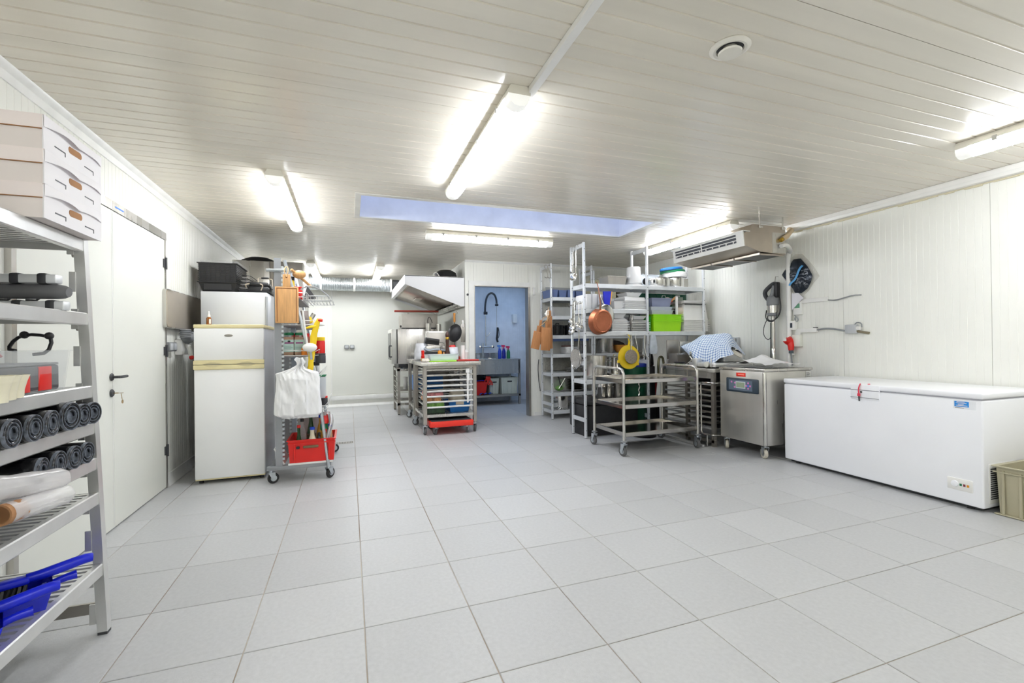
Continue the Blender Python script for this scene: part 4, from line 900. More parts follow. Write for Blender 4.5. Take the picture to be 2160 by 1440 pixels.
rt = racktable('rack_table', 'stainless rack table on castors with tray bars in front of the doorway', .852, 1.575, 3.08, 3.93, 8)
m = MB(); m.box(1.44, 3.085, .40, 1.462, 3.10, .80); m.rbox(1.425, 3.078, .80, 1.475, 3.1, .86, .003, 1); m.box(1.455, 3.08, .70, 1.475, 3.1, .79); obj('locking_bar', m, WPL, rt)
dl = thing('red_dolly', 'bright red tray dolly pushed under the rack table', 'dolly', (1.21, 3.3, 0))
obj('deck', MB().rbox(.925, 3.0, .105, 1.505, 3.60, .178, .01), REDB, dl); obj('top_mat', MB().box(.95, 3.03, .178, 1.48, 3.57, .184), DKG, dl)
for x, y, a in ((1.01, 3.07, 2.0), (1.43, 3.07, 1.2), (1.0, 3.52, .4), (1.43, 3.52, .8)): caster(dl, x, y, .044, .026, .106, RUB, a)
# contents of the rack table
t = thing('blue_bin', 'blue plastic bin with food on the rack table bottom shelf', 'bin', (1.36, 3.4, .263)); obj('shell', MB().tray(-.14, -.2, .15, .2, 0, .14, .006, .02, .01), mat('blue_crate', (22, 112, 190), .4), t, 35, True); obj('notch', MB().box(-.05, -.213, .1, .06, -.19, .142), mat('beige_bag', (206, 196, 176), .6), t, 0, True)
one('food_bag', bagmesh(1.37, 3.42, .29, .12, .14, .27, 9), mat('beige_bag', (206, 196, 176), .6, 0, .2, 20), 'beige food bag standing in the blue bin', 'bag')
def lowbox(x, z, h, w, c, lab, name='food_container'):
    t = thing(name, lab, 'container', (x, 3.36, z)); obj('tub', MB().rbox(-w, -.18, 0, w, .18, h*.8, .012), c, t, 35, True); obj('lid', MB().rbox(-w-.006, -.186, h*.8, w+.006, .186, h, .006), CLEAR, t, 35, True)
lowbox(1.03, .263, .08, .13, mat('dark_green_food', (44, 70, 44), .4, 0, .5, 30), 'flat clear container of dark greens on the rack table shelf')
lowbox(1.03, .345, .07, .12, mat('green_food', (120, 170, 80), .5, 0, .5, 30), 'clear container of green herbs on the dark greens')
lowbox(1.0, .417, .07, .11, mat('orange_food', (200, 140, 90), .5, 0, .5, 30), 'clear container of orange food, third in the pile')
lowbox(1.02, .49, .06, .12, mat('pink_food', (206, 130, 130), .5, 0, .4, 30), 'clear container with pink content, uppermost in the pile')
t = thing('ladle_rack', 'steel ladle with clear bag behind the upper table bars', 'ladle', (1.3, 3.6, .8)); obj('handle', MB().tube([(1.1, 3.5, .82), (1.38, 3.55, .8)], .008, 6), STEEL, t); obj('bowl', MB().ball((1.4, 3.56, .79), .04, 12), STEEL, t)
# second table with boxes
rt2 = racktable('rack_table', 'stainless rack table standing behind the first rack table', .852, 1.60, 4.02, 4.68, 6)
t = thing('storage_box', 'dark box with white letters and blue edge in the second rack table', 'box', (1.0, 4.3, .263)); obj('box', MB().rbox(-.1, -.2, 0, .3, .25, .32, .01), DKG, t, 35, True); obj('blue_cover', MB().rbox(-.104, -.205, .2, .31, .255, .44, .01), mat('blue_crate', (22, 112, 190), .4), t, 35, True)
text('lettering', 'IRIS', .12, (.898, 4.30, .37), (pi/2, 0, -pi/2), WPL, t)
# things on the rack table
ZT = .956
bt = bagmesh(.93, 3.72, ZT, .1, .14, .25, 11, .3, .8); one('plastic_bundle', bt, mat('wrap_white', (224, 226, 232), .25, 0, .12, 16, .4, 20), 'crumpled white plastic bundle at the table corner by the oven', 'bundle')
t = thing('foil_tray', 'pale long tray under the stacked appliances', 'tray', (1.10, 3.66, ZT)); obj('tray', MB().tray(-.16, -.14, .16, .14, 0, .09, .004, .012, .006), WPL, t, 35, True)
ap = thing('slicer_attachment', 'stacked grey slicer parts with white arms on the table', 'appliance', (1.10, 3.66, ZT+.092)); obj('lower', MB().rbox(-.15, -.1, 0, .16, .1, .035, .006), DKG, ap, 35, True); obj('arm', MB().tube([(-.16, -.12, .09), (-.1, -.12, .05), (0, -.12, .075), (.15, -.12, .045)], .017, 10, smooth=2), mat('pale_steel', (176, 186, 198), .4, .5), ap, 35, True); obj('upper', MB().rbox(-.13, -.09, .05, .14, .09, .12, .008), STEEL, ap, 35, True)
tp = thing('black_scale', 'black box-shaped appliance tilted on top of the slicer parts', 'appliance', (1.06, 3.66, ZT+.235), 0, None, (0, .16, 0)); obj('body', MB().rbox(-.1, -.08, 0, .1, .08, .085, .008), BLK, tp, 35, True); obj('front_window', MB().box(-.085, -.084, .02, .085, -.079, .06), BLKG, tp, 0, True); obj('hook', MB().tube([(.1, -.05, .04), (.15, -.05, .05), (.19, -.05, .03), (.16, -.05, .0), (.11, -.05, .01)], .008, 6, smooth=1), STEEL, tp, 35, True)
t = thing('red_pepper_grinder', 'red plastic tube standing at the near corner of the table', 'grinder', (.885, 3.30, ZT)); obj('body', MB().lathe([(.022, .045), (.024, .05), (.024, .08), (.019, .085), (.021, .15), (.001, .155)], 18), RED, t, 35, True); obj('base', MB().lathe([(.02, 0), (.028, .01), (.03, .03), (.022, .046)], 18), mat('pale_orange', (226, 180, 120), .5), t, 35, True)
one('striped_packet', bagmesh(.905, 3.20, ZT, .055, .035, .045, 14, .4), mat('striped_pack', (232, 222, 206), .5, 0, .2, 25), 'small striped packet in front of the red tube', 'packet')
t = thing('clear_tray', 'long clear plastic tray on the lime board', 'tray', (1.16, 3.26, ZT+.012)); obj('shell', MB().tray(-.20, -.1, .19, .12, 0, .085, .003, .012, .008), MILKY, t, 35, True); obj('sheet', MB().box(-.18, -.09, .01, .17, .1, .02), mat('pale_teal', (150, 176, 178), .5), t, 0, True)
one('lime_board', MB().rbox(.95, 3.11, ZT, 1.31, 3.33, ZT+.012, .003), LIME, 'thin lime green cutting board on the rack table', 'cutting board')
t = thing('red_board', 'red cutting board at the table corner by the doorway', 'cutting board', (1.48, 3.22, ZT)); obj('board', MB().rbox(-.16, -.1, 0, .145, .1, .022, .006), mat('board_red', (196, 66, 58), .5), t, 35, True)
pm = thing('pepper_mill', 'tall dark wooden pepper mill on the rack table', 'pepper mill', (1.255, 3.46, ZT+.0)); obj('body', MB().lathe([(.034, 0), (.036, .012), (.028, .03), (.036, .075), (.035, .11), (.022, .17), (.02, .24), (.026, .275), (.024, .3)], 22), DWOOD, pm, 50, True); obj('brass_ring', MB().lathe([(.0255, .30), (.027, .305), (.027, .325), (.024, .33)], 22), mat('brass', (206, 168, 70), .3, .9), pm, 35, True); obj('head', MB().lathe([(.022, .33), (.028, .35), (.028, .375), (.02, .395), (.008, .41), (.006, .43), (.001, .432)], 20), DWOOD, pm, 50, True)
t = thing('amber_pot', 'orange bottle with a spoon next to the pepper mill', 'bottle', (1.15, 3.47, ZT)); obj('body', MB().lathe([(.03, 0), (.032, .008), (.032, .12), (.022, .145), (.001, .15)], 18), mat('orange_body', (226, 146, 30), .35), t, 35, True); obj('spoon', MB().cyl((.02, 0, .12), (-.0, 0, .2), .004), BLK, t, 35, True)
one('wooden_wedge', MB().prism([(1.185, ZT), (1.215, ZT), (1.205, ZT+.12), (1.19, ZT+.125)], 'y', 3.42, 3.45), WOOD, 'small wooden piece between orange bottle and pepper mill', 'wood')
one('clear_bags', bagmesh(1.345, 3.55, ZT, .09, .1, .19, 21, .3, .8), mat('bag_clear_white', (226, 230, 236), .3, 0, .15, 14, .4, 20, alpha=.85), 'crumpled clear bags right behind the pepper mill', 'bag')
one('red_twist', bagmesh(1.345, 3.55, ZT+.17, .05, .04, .05, 22, .2), RED, 'red crumpled wrapper on top of the clear bags', 'wrapper')
t = thing('paper_roll', 'slim white upright roll beside the white tub', 'roll', (1.445, 3.32, ZT+.022)); obj('roll', MB().lathe([(.03, 0), (.03, .19), (.012, .19), (.012, .17), (.001, .17)], 20), WPL, t, 35, True)
t = thing('white_tub', 'round white lidded tub at the table end by the doorway', 'tub', (1.50, 3.42, ZT)); obj('tub', MB().lathe([(.043, 0), (.048, .1), (.044, .1)], 22), WPL, t, 35, True); obj('lid', MB().lathe([(.05, .1), (.05, .12), (.04, .128), (.034, .15), (.001, .152)], 22), WPL, t, 35, True)
t = thing('glass_shaker', 'small glass shaker with red content next to the clear tray', 'shaker', (1.385, 3.28, ZT+.022)); obj('glass', MB().lathe([(.013, 0), (.014, .03), (.011, .04)], 14), mat('red_spice', (150, 50, 40), .4), t, 35, True); obj('cap', MB().lathe([(.012, .04), (.012, .055), (.001, .06)], 14), STEEL, t, 35, True)
# floor drain slot
t = thing('floor_drain', 'narrow steel slot drain in the floor beside the trolley', 'drain', (-.16, 3.02, 0)); obj('frame', MB().box(-.32, 2.965, .0, -.015, 3.075, .0025), STEELD, t)
for k in range(16): x = -.31+.0185*k; obj('slot', MB().box(x, 2.975, .0025, x+.008, 3.065, .003), BLK, t, 0)

# ================= SCULLERY =================
sc = thing('sink_unit', 'stainless sink unit with deep apron in the blue-lit scullery', 'sink', (2.4, 5.8, 0))
x0, x1, ya, yb = 1.80, 3.13, 5.48, 6.12
m = MB(); m.rbox(x0, ya, .872, x1, yb, .892, .004); obj('top', m, STEEL, sc)
obj('apron', MB().box(x0+.01, ya+.01, .60, x1-.03, ya+.03, .872), STEEL, sc)
obj('splash_back', MB().box(x0, yb-.02, .89, x1-.1, yb, 1.0), STEEL, sc)
obj('basin', MB().tray(2.05, ya+.1, 2.62, yb-.12, .62, .897, .006, .02, .02), CHROME, sc)
for x in (x0+.01, x1-.05):
    for y in (ya+.01, yb-.06): obj('leg', MB().box(x, y, .0, x+.04, y+.04, .872), STEELD, sc)
obj('shelf', MB().box(x0+.01, ya+.01, .16, x1-.01, yb-.01, .20), STEELD, sc)
fc = thing('pre_rinse_tap', 'tall sprung pre-rinse tap over the scullery sink', 'tap', (2.42, 6.0, .89))
P = lambda x, z, y=6.0: (x, y, z)
obj('column', MB().tube([P(2.50, .9), P(2.50, 1.2)], .022, 12), CHROME, fc); obj('column', MB().cyl(P(2.565, 1.15), P(2.565, 1.92), .012), CHROME, fc)
obj('mixer', MB().tube([P(2.44, 1.13), P(2.68, 1.13)], .02, 12), CHROME, fc)
for x in (2.43, 2.69): obj('tap_handle', MB().lathe([(.02, 0), (.03, .02), (.03, .05), (.001, .06)], 14, P(x, 1.13, 5.95), (0, -1, 0)), CHROME, fc)
hp = [P(2.555, 1.80), P(2.56, 2.0), P(2.60, 2.16), P(2.68, 2.23), P(2.76, 2.2), P(2.80, 2.10), P(2.805, 2.0)]
obj('spring_hose', MB().tube(hp, .02, 10, smooth=2), DKG, fc)
sg = MB(); q = MB().tube(hp, .001, 3, smooth=4).v[::3]
for k in range(0, len(q)-1, 2): sg.lathe([(.021, -.003), (.026, 0), (.021, .003)], 10, q[k], (q[k+1]-q[k]))
o = obj('spring_coils', sg, CHROME, fc); o['kind'] = 'stuff'
obj('clamp', MB().rbox(2.53, 5.97, 1.78, 2.60, 6.03, 1.84, .006), BLK, fc); obj('spray_cap', MB().rbox(2.775, 5.97, 1.96, 2.835, 6.03, 2.0, .006), BLK, fc)
obj('chain', MB().tube([P(2.805, 1.97), P(2.80, 1.6), P(2.81, 1.45)], .004, 6), STEELD, fc)
obj('spray_gun', MB().tube([P(2.82, 1.52), P(2.815, 1.40), P(2.80, 1.28), P(2.82, 1.22)], .022, 10), BLK, fc); obj('gun_lever', MB().tube([P(2.84, 1.5), P(2.86, 1.38), P(2.83, 1.3)], .006, 6), BLK, fc)
obj('wall_arm', MB().tube([P(2.57, 1.32), P(2.62, 1.36), P(2.66, 1.42)], .009, 8), CHROME, fc)
def spray(x, body, trig, lab, h=.16):
    t = thing('spray_bottle', lab, 'bottle', (x, 5.62, .893), group='spray bottles on the scullery sink')
    obj('body', MB().lathe([(.034, 0), (.036, .01), (.036, h*.7), (.016, h)], 16, (0, 0, 0), (0, 0, 1), 1, .8), body, t, 50, True); obj('neck', MB().lathe([(.013, h), (.013, h+.03)], 12), trig, t, 35, True)
    obj('trigger_head', MB().prism([(-.045, h+.03), (.02, h+.03), (.03, h+.05), (.01, h+.065), (-.05, h+.065)], 'y', -.012, .012), trig, t, 35, True); obj('trigger', MB().tube([(-.025, 0, h+.03), (-.03, 0, h), (-.022, 0, h-.02)], .005, 6), trig, t, 35, True)
spray(2.735, BLC, mat('sky_blue', (80, 140, 220), .4), 'tall blue spray bottle beside the tap', .2)
spray(2.82, mat('deep_blue', (14, 30, 150), .3), mat('magenta_red', (214, 30, 90), .4), 'deep blue spray bottle with a magenta trigger, between two others', .2)
spray(2.915, GRN, mat('magenta_red', (214, 30, 90), .4), 'green spray bottle with a magenta trigger at the sink end', .18)
for k, x in enumerate((2.2, 2.3)): one('sink_glass', MB().lathe([(.03, 0), (.035, .08), (.032, .08), (.027, .005), (.001, .005)], 16, (x, 5.6, .893)), CLEAR, ('clear beaker at the door side of the sink', 'clear beaker nearer to the sink basin')[k], 'beaker')
one('wall_dispenser', MB().rbox(3.18, 6.05, 1.62, 3.27, 6.15, 1.80, .01), WPL, 'small white dispenser on the scullery back wall', 'dispenser')
def gcrate(x, y, z, h, w, lab):
    t = thing('grey_crate', lab, 'crate', (x, y, z), group='pale grey crates under the scullery sink')
    c = mat('crate_pale_grey', (200, 206, 196), .5); obj('shell', MB().tray(-w, -.2, w, .2, 0, h, .006, .012, .012), c, t, 35, True)
    r = MB()
    for xx in (-w*.7, -w*.25, w*.25, w*.7): r.box(xx-.008, -.206, .01, xx+.008, -.19, h-.03)
    r.box(-w-.004, -.208, h-.045, w+.004, -.2, h-.035); obj('ribs', r, c, t, 0, True); obj('grip_slot', MB().rbox(-.05, -.2085, h-.09, .05, -.2, h-.065, .005), BLK, t, 35, True)
gcrate(2.92, 5.78, .2, .32, .17, 'pale grey crate at the outer end of the scullery shelf'); gcrate(2.62, 5.84, .2, .31, .1, 'pale grey crate behind the red bucket in the scullery')
t = thing('red_bucket', 'red square bucket under the scullery sink', 'bucket', (2.34, 5.7, .2)); obj('shell', MB().tray(-.12, -.14, .12, .14, 0, .25, .006, .03, .008), RED, t, 35, True); obj('handle', MB().tube([(-.12, 0, .24), (-.06, -.12, .28), (.06, -.12, .28), (.12, 0, .24)], .006, 6, smooth=1), BLUE, t, 35, True)
t = thing('red_glove', 'red rubber glove hanging over the bucket in the scullery', 'glove', (2.45, 5.62, .5))
m = MB()
for k in range(4): m.tube([(2.46+.022*k, 5.62, .5), (2.47+.03*k, 5.58, .44-.012*(k % 2)), (2.48+.03*k, 5.57, .385)], .011, 8)
m.rbox(2.44, 5.6, .48, 2.54, 5.64, .56, .015); m.tube([(2.45, 5.61, .5), (2.42, 5.6, .47), (2.405, 5.59, .43)], .012, 8); obj('glove', m, RED, t)
one('blue_cloth', MB().grid(lambda u, v: (2.30+.26*u, 5.5+.12*v, .212+.03*abs(sin(u*9))*(.4+.6*abs(cos(v*4)))), 20, 8), mat('blue_cloth', (30, 90, 200), .7), 'blue cloth heap on the scullery shelf edge', 'cloth', None, 60)
one('black_bin_bag', bagmesh(2.38, 5.98, .2, .2, .1, .36, 31, .2, .8), BAGK, 'black bag behind the red bucket under the scullery sink', 'bag')
# ================= BACK SHELF AND BIG SHELF =================
def shelfunit(name, lab, X, Y0, Y1, zs, ztop, post=.034, group=None, skip=(), ends=(.2,), th=.055):
    t = thing(name, lab, 'shelf unit', ((X[0]+X[-1])/2, (Y0+Y1)/2, 0))
    for x in X:
        for y in (Y0, Y1-post):
            p = obj('post', MB().rbox(x, y, .004, x+post*.8, y+post, ztop, .004, 1), ALUS, t)
            obj('foot', MB().box(x+.002, y+.002, 0, x+post*.8-.002, y+post-.002, .006), BLK, p)
            h = MB()
            for k in range(int(ztop/.15)): h.lathe([(.006, 0), (.001, .0006)], 8, (x+post*.4, y-.0004, .1+.15*k), (0, -1, 0))
            obj('holes', h, DKG, p)['kind'] = 'stuff'
        for z in ends+(ztop-.06,):
            obj('end_brace', MB().box(x+.006, Y0+post, z, x+.022, Y1-post, z+.05), ALUS, t)
    for z in zs:
        for i in range(len(X)-1):
            if (i, z) in skip: continue
            a, b = X[i]+post*.8, X[i+1]
            m = MB(); m.rbox(a, Y0+.002, z-th, b, Y0+.022, z, .003, 1); m.rbox(a, Y1-.022, z-th, b, Y1-.002, z, .003, 1); m.box(a, Y0, z-th, a+.016, Y1, z-.004); m.box(b-.016, Y0, z-th, b, Y1, z-.004)
            s = obj('shelf', m, ALUS, t)
            n = int((b-a)/.055)
            for k in range(n):
                xx = a+.01+(b-a-.04)*k/(n-1); obj('slat', MB().box(xx-.012, Y0+.02, z-.02, xx+.022, Y1-.02, z-.003), ALUS, s)
    return t
BSZ = [1.905, 1.610, 1.307, 1.013, .718, .409, .135]
shelfunit('aluminium_shelf', 'tall aluminium shelf beside the scullery doorway', [2.905, 3.62], 3.55, 3.97, BSZ, 2.43)
shelfunit('aluminium_shelf', 'aluminium shelf along the back wall behind the pot shelf', [3.66, 4.60], 3.55, 3.97, [1.905, 1.61, 1.307, 1.013, .718, .409, .135], 2.35)
GSZ = [1.925, 1.610, 1.325, .725]
GX = [2.685, 3.61, 4.53]
shelfunit('pot_shelf', 'long aluminium shelf of pots and trays in front of the corner', GX, 2.085, 2.455, GSZ, 2.437, ends=(.2, .905), skip=((1, 1.610), (1, .725)))
def pot(x, y, z, r, h, lab, lid=True, m=STEEL, name='stock_pot', handles=True, cat='pot', ang=0.0):
    t = thing(name, lab, cat, (x, y, z), ang)
    obj('body', MB().lathe([(.001, 0), (r*.96, 0), (r, .01), (r, h), (r*1.03, h+.003), (r*.97, h+.002), (r*.97, .012), (.001, .012)], 28), m, t, 40, True)
    if lid:
        obj('lid', MB().lathe([(r*1.03, h+.003), (r*1.03, h+.008), (r*.6, h+.02), (.001, h+.026)], 28), m, t, 40, True); obj('lid_knob', MB().tube([(-.03, 0, h+.024), (-.025, 0, h+.045), (.025, 0, h+.045), (.03, 0, h+.024)], .006, 6, smooth=1), m, t, 40, True)
    if handles:
        for s in (-1, 1): obj('handle', MB().tube([(s*r, -.035, h*.8), (s*(r+.04), -.03, h*.82), (s*(r+.04), .03, h*.82), (s*r, .035, h*.8)], .006, 6, smooth=1), m, t, 40, True)
    return t
def stack(name, cat, x, y, z, w, d, n, dz, h, m, lab, grp, top=None, taper=.018, up=False):
    # upside-down or upright dishes stacked; each its own object
    base = None
    for k in range(n):
        l = '%s, %s' % (lab, ORD[n-1-k] if k else 'bottom one')
        if base is None:
            t = thing(name, l, cat, (x, y, z), 0, grp); mb = MB().tray(-w, -d, w, d, 0, h, .006, taper, .017)
            if up: mb.v = [V((p.x, p.y, h-p.z)) for p in mb.v]
            obj('dish', mb, m, t, 35, True); base = t
        else: t = dup(base, (x, y, z+dz*k), None, l)
    return base
PORC = mat('porcelain', (238, 238, 238), .2, 0, .01, 6, coat=.3)
# --- top shelf of the pot shelf
z = GSZ[0]+.002
for k in range(2):
    t = thing('white_tub', ('tall white plastic tub upside down on the top shelf, lower of two', 'white plastic tub nested over another on the top shelf')[k], 'tub', (3.53, 2.26, z+.035*k)); obj('tub', MB().lathe([(.112, 0), (.112, .012), (.105, .014), (.088, .215), (.08, .222), (.001, .222)], 26), PORC, t, 35, True)
one('roasting_pan', MB().tray(3.10, 2.2, 3.385, 2.44, z, z+.12, .004, .02, .01), STEELD, 'steel roasting pan behind the white tub on the top shelf', 'pan')
one('white_oval_tub', MB().tray(3.68, 2.27, 3.95, 2.44, z, z+.17, .004, .02, .008), MILKY, 'milky oblong tub behind the middle post on the top shelf', 'tub')
pot(3.905, 2.22, z, .145, .11, 'wide shiny pot without lid right of the middle post', False, CHROME)
pot(4.20, 2.26, z, .125, .13, 'shiny saucepan under the stacked lids on the top shelf', False, CHROME, 'saucepan', False)
one('pan_stand', MB().box(4.24, 2.16, z, 4.34, 2.165, z+.12), STEEL, 'flat steel plate leaning on the saucepan, top shelf', 'plate')
def lid(x, y, zz, r, h, m, lab, tilt=(0, 0, 0), name='bowl_cover'): 
    t = thing(name, lab, 'cover', (x, y, zz), 0, None, tilt); obj('disc', MB().lathe([(r, 0), (r, h), (r*.93, h+.006), (r*.9, h), (.001, h)], 28), m, t, 35, True); obj('rim', MB().lathe([(r*1.01, h*.25), (r*1.02, h*.3), (r*1.02, h*.6), (r*1.01, h*.65)], 28), m, t, 35, True); return t
lid(4.19, 2.26, z+.138, .165, .065, PORC, 'white shallow bowl lid lowest of three lids on the saucepan', (0, .0, 0))
lid(4.17, 2.27, z+.205, .165, .03, GRN, 'dark green lid in the middle of the lid stack', (0, -.05, 0))
lid(4.14, 2.26, z+.238, .15, .03, mat('lid_blue', (24, 96, 160), .4), 'blue lid topmost of the lid stack on the saucepan', (0, -.07, 0))
one('hook_gear', MB().lathe([(.03, -.01), (.045, -.006), (.045, .006), (.03, .01), (.012, .01), (.012, -.01), (.03, -.01)], 12, (3.64, 2.15, z+.06), (1, .4, 0)), BLK, 'small black toothed disc by the middle post, top shelf', 'disc')
# --- second shelf, left bay
z = GSZ[1]+.002
for k, x in enumerate((2.78, 2.86, 2.945, 3.02)): one('white_tub', MB().rbox(x-.034, 2.12, z, x+.034, 2.42, z+.185+.005*(k % 2), .01), PORC, ('white upright dish nearest the shelf end', 'second white upright dish from the shelf end', 'third white upright dish behind the copper pan handle', 'fourth white upright dish beside the blue brush')[k], 'dish', 'white upright dishes on the second shelf')
one('white_block_tub', MB().tray(3.15, 2.14, 3.31, 2.4, z, z+.105, .005, .014, .004), PORC, 'small white tub between the brush and the dish stack', 'tub')
stack('white_dish', 'dish', 3.46, 2.26, z, .165, .14, 6, .022, .05, PORC, 'white oven dish beside the middle post on the second shelf', 'white dishes stacked on the second shelf', up=True)
one('block_dish', MB().rbox(3.30, 2.14, z+.115, 3.42, 2.38, z+.17, .01), PORC, 'white small block dish overhanging the dish stack', 'dish')
one('square_bowl', MB().tray(3.34, 2.14, 3.57, 2.38, z+.165, z+.222, .005, .03, .0), PORC, 'white square bowl on top of the second shelf dish stack', 'bowl')
# --- third shelf, left bay
z = GSZ[2]+.002
stack('white_plate', 'plate', 2.83, 2.26, z, .1, .13, 9, .016, .03, PORC, 'white plate behind the copper pan', 'white plates behind the copper pan')
stack('white_dish', 'dish', 3.23, 2.26, z, .12, .13, 7, .021, .036, PORC, 'white dish just past the copper pan on the third shelf', 'white dishes past the copper pan', up=True)
one('square_bowl', MB().tray(3.14, 2.14, 3.33, 2.36, z+.17, z+.235, .005, .035, .0), PORC, 'white angular bowl on top of the dish pile past the copper pan', 'bowl')
for k in range(3): one('wire_holder', MB().tube([(3.37+.022*k, 2.13, z), (3.372+.022*k, 2.13, z+.2), (3.385+.022*k, 2.16, z+.23), (3.375+.022*k, 2.2, z)], .004, 6, smooth=1), STEEL if k else DKG, ('dark wire holder between the dish piles', 'steel wire holder, middle of three between the dish piles', 'steel wire holder closest to the middle post')[k], 'holder')
stack('foil_dish', 'dish', 3.535, 2.26, z, .125, .13, 6, .022, .038, ALU, 'metal dish next to the middle post on the third shelf', 'metal dishes by the middle post', up=True)
one('square_bowl', MB().tray(3.43, 2.14, 3.64, 2.36, z+.155, z+.205, .005, .03, .0), PORC, 'white square bowl on top of the metal dish pile', 'bowl')
one('steel_container', MB().tray(3.02, 2.2, 3.12, 2.4, z, z+.16, .004, .01, .006), STEEL, 'steel container hidden behind the copper pan on the third shelf', 'container')
# --- right bay, third shelf: lime and white trays, boxes
stack('lime_tray', 'tray', 3.955, 2.265, z, .225, .15, 4, .028, .14, LIME, 'lime green tray right of the middle post', 'lime green trays', taper=.01)
one('green_tray', MB().tray(3.645, 2.15, 3.72, 2.40, z, z+.2, .004, .006, .004), mat('leaf_green', (30, 160, 30), .4), 'darker green tray edge behind the middle post', 'tray')
stack('white_crate', 'crate', 4.425, 2.265, z, .2, .15, 7, .025, .22, WPL, 'white tray at the outer end of the third shelf', 'white trays at the outer shelf end', taper=.02, up=True)
t = thing('grey_lid_tray', 'pale grey flat tray on top of the white tray stack', 'tray', (4.42, 2.265, z+.375)); obj('tray', MB().rbox(-.2, -.15, .0, .2, .15, .045, .01), mat('warm_grey', (202, 200, 196), .5), t, 35, True); obj('dark_edge', MB().box(-.17, -.155, -.012, .17, -.12, .0), BLK, t, 0, True)
zz = z+.225
t = thing('clear_container', 'clear plastic container on the lime trays, lower of two', 'container', (3.87, 2.25, zz)); obj('shell', MB().tray(-.17, -.14, .17, .14, 0, .055, .003, .012, .012), MILKY, t, 35, True)
t = thing('clear_container', 'clear plastic container nested on another over the lime trays', 'container', (3.86, 2.25, zz+.045)); obj('shell', MB().tray(-.17, -.14, .17, .14, 0, .055, .003, .012, .012), MILKY, t, 35, True)
t = thing('lavender_container', 'lavender grey container with a wire handle over the clear ones', 'container', (3.87, 2.25, zz+.102)); obj('shell', MB().tray(-.16, -.13, .16, .13, 0, .115, .004, .02, .01), mat('lavender_grey', (150, 158, 186), .4, alpha=.9), t, 35, True)
obj('wire_clip', MB().tube([(.02, -.1, .1), (.03, -.1, .15), (.08, -.1, .15), (.085, -.1, .1)], .004, 6), CHROME, t, 35, True)
one('wooden_spoon', MB().tube([(4.0, 2.18, z+.35), (4.06, 2.16, z+.42), (4.12, 2.15, z+.46)], lambda u: .006+.012*u, 8), WOOD, 'wooden spoon leaning out of the lavender container', 'spoon')
one('white_spatula', MB().prism([(4.10, 2.12), (4.13, 2.12), (4.13, 2.14), (4.10, 2.14)], 'z', z+.22, z+.47), WPL, 'white upright spatula in front of the green boxes', 'spatula')
t = thing('beige_scale', 'beige cylinder box between lime and white trays', 'canister', (4.21, 2.2, z+.215)); obj('body', MB().lathe([(.055, -.06), (.06, -.055), (.06, .055), (.055, .06)], 20, (0, 0, .06), (1, 0, 0)), mat('beige', (214, 200, 186), .5), t, 35, True); obj('face', MB().lathe([(.04, 0), (.03, .002), (.001, .003)], 18, (-.062, 0, .06), (-1, 0, 0)), DKG, t, 35, True)
DG = mat('bottle_green_box', (12, 84, 62), .45)
for k, (x0, x1) in enumerate(((3.66, 3.98), (3.985, 4.25), (4.255, 4.49))):
    t = thing('green_carton', ('dark green carton behind the middle post', 'dark green carton with a red round badge', 'dark green carton with a pale panel at the shelf end')[k], 'carton', ((x0+x1)/2, 2.42, z))
    obj('box', MB().rbox(x0, 2.38, z+.3, x1, 2.45, z+.53, .004), DG, t); obj('lower_box', MB().box(x0, 2.38, z, x1, 2.45, z+.298), DG, t)
    if k == 1: obj('badge', MB().lathe([(.068, 0), (.066, .002), (.001, .0025)], 26, (4.165, 2.379, z+.42), (0, -1, 0)), mat('badge_grey', (214, 200, 194), .5), t); obj('badge_band', MB().box(4.10, 2.374, z+.39, 4.25, 2.377, z+.437), REDB, t); obj('badge_print', MB().box(4.125, 2.373, z+.402, 4.185, 2.3745, z+.424), mat('badge_grey', (214, 200, 194), .5), t)
    if k == 2: obj('pale_panel', MB().box(4.30, 2.377, z+.3, 4.43, 2.38, z+.49), mat('panel_sage', (170, 184, 170), .5), t); obj('panel_print', MB().box(4.305, 2.377, z+.498, 4.38, 2.3795, z+.514), WPL, t)
for k in range(7): one('slotted_rack', MB().rbox(4.575, 2.12, z-.02+.028*k, 4.60, 2.4, z-.005+.028*k, .003), WPL, 'white tray stacked just outside the shelf end, %s' % ORD[6-k], 'tray', 'white trays outside the shelf end')
# --- hanging on the front of the pot shelf
cp = thing('copper_pan', 'round copper-bottomed pan hanging on the pot shelf front', 'pan', (2.90, 2.02, 1.43))
obj('bowl', MB().lathe([(.001, -.05), (.112, -.05), (.115, -.046), (.122, -.046), (.126, -.05), (.136, -.048), (.15, -.04), (.162, .03), (.166, .034), (.158, .034), (.142, -.034), (.001, -.04)], 36, (2.888, 2.035, 1.447), (-.16, .98, .08)), COPPER, cp)
obj('handle', MB().tube([(2.872, 2.02, 1.60), (2.868, 2.0, 1.66), (2.868, 2.03, 1.80), (2.868, 2.04, 1.845)], lambda u: .012-.003*u, 8), mat('copper_handle', (150, 112, 96), .4, .8), cp)
obj('hook', MB().tube([(2.868, 2.04, 1.83), (2.87, 2.05, 1.87), (2.862, 2.07, 1.93), (2.862, 2.09, 1.94)], .005, 6), COPPER, cp)
sp = thing('steel_pan', 'shiny steel pan hanging behind the copper pan', 'pan', (2.98, 2.06, 1.5))
obj('bowl', MB().lathe([(.001, -.03), (.13, -.03), (.15, -.02), (.165, .03), (.16, .032), (.14, -.016), (.001, -.02)], 32, (2.962, 2.072, 1.515), (-.22, .96, .1)), CHROME, sp); obj('handle', MB().tube([(2.955, 2.06, 1.65), (2.93, 2.05, 1.70), (2.905, 2.06, 1.76), (2.88, 2.07, 1.84)], .009, 8), CHROME, sp)
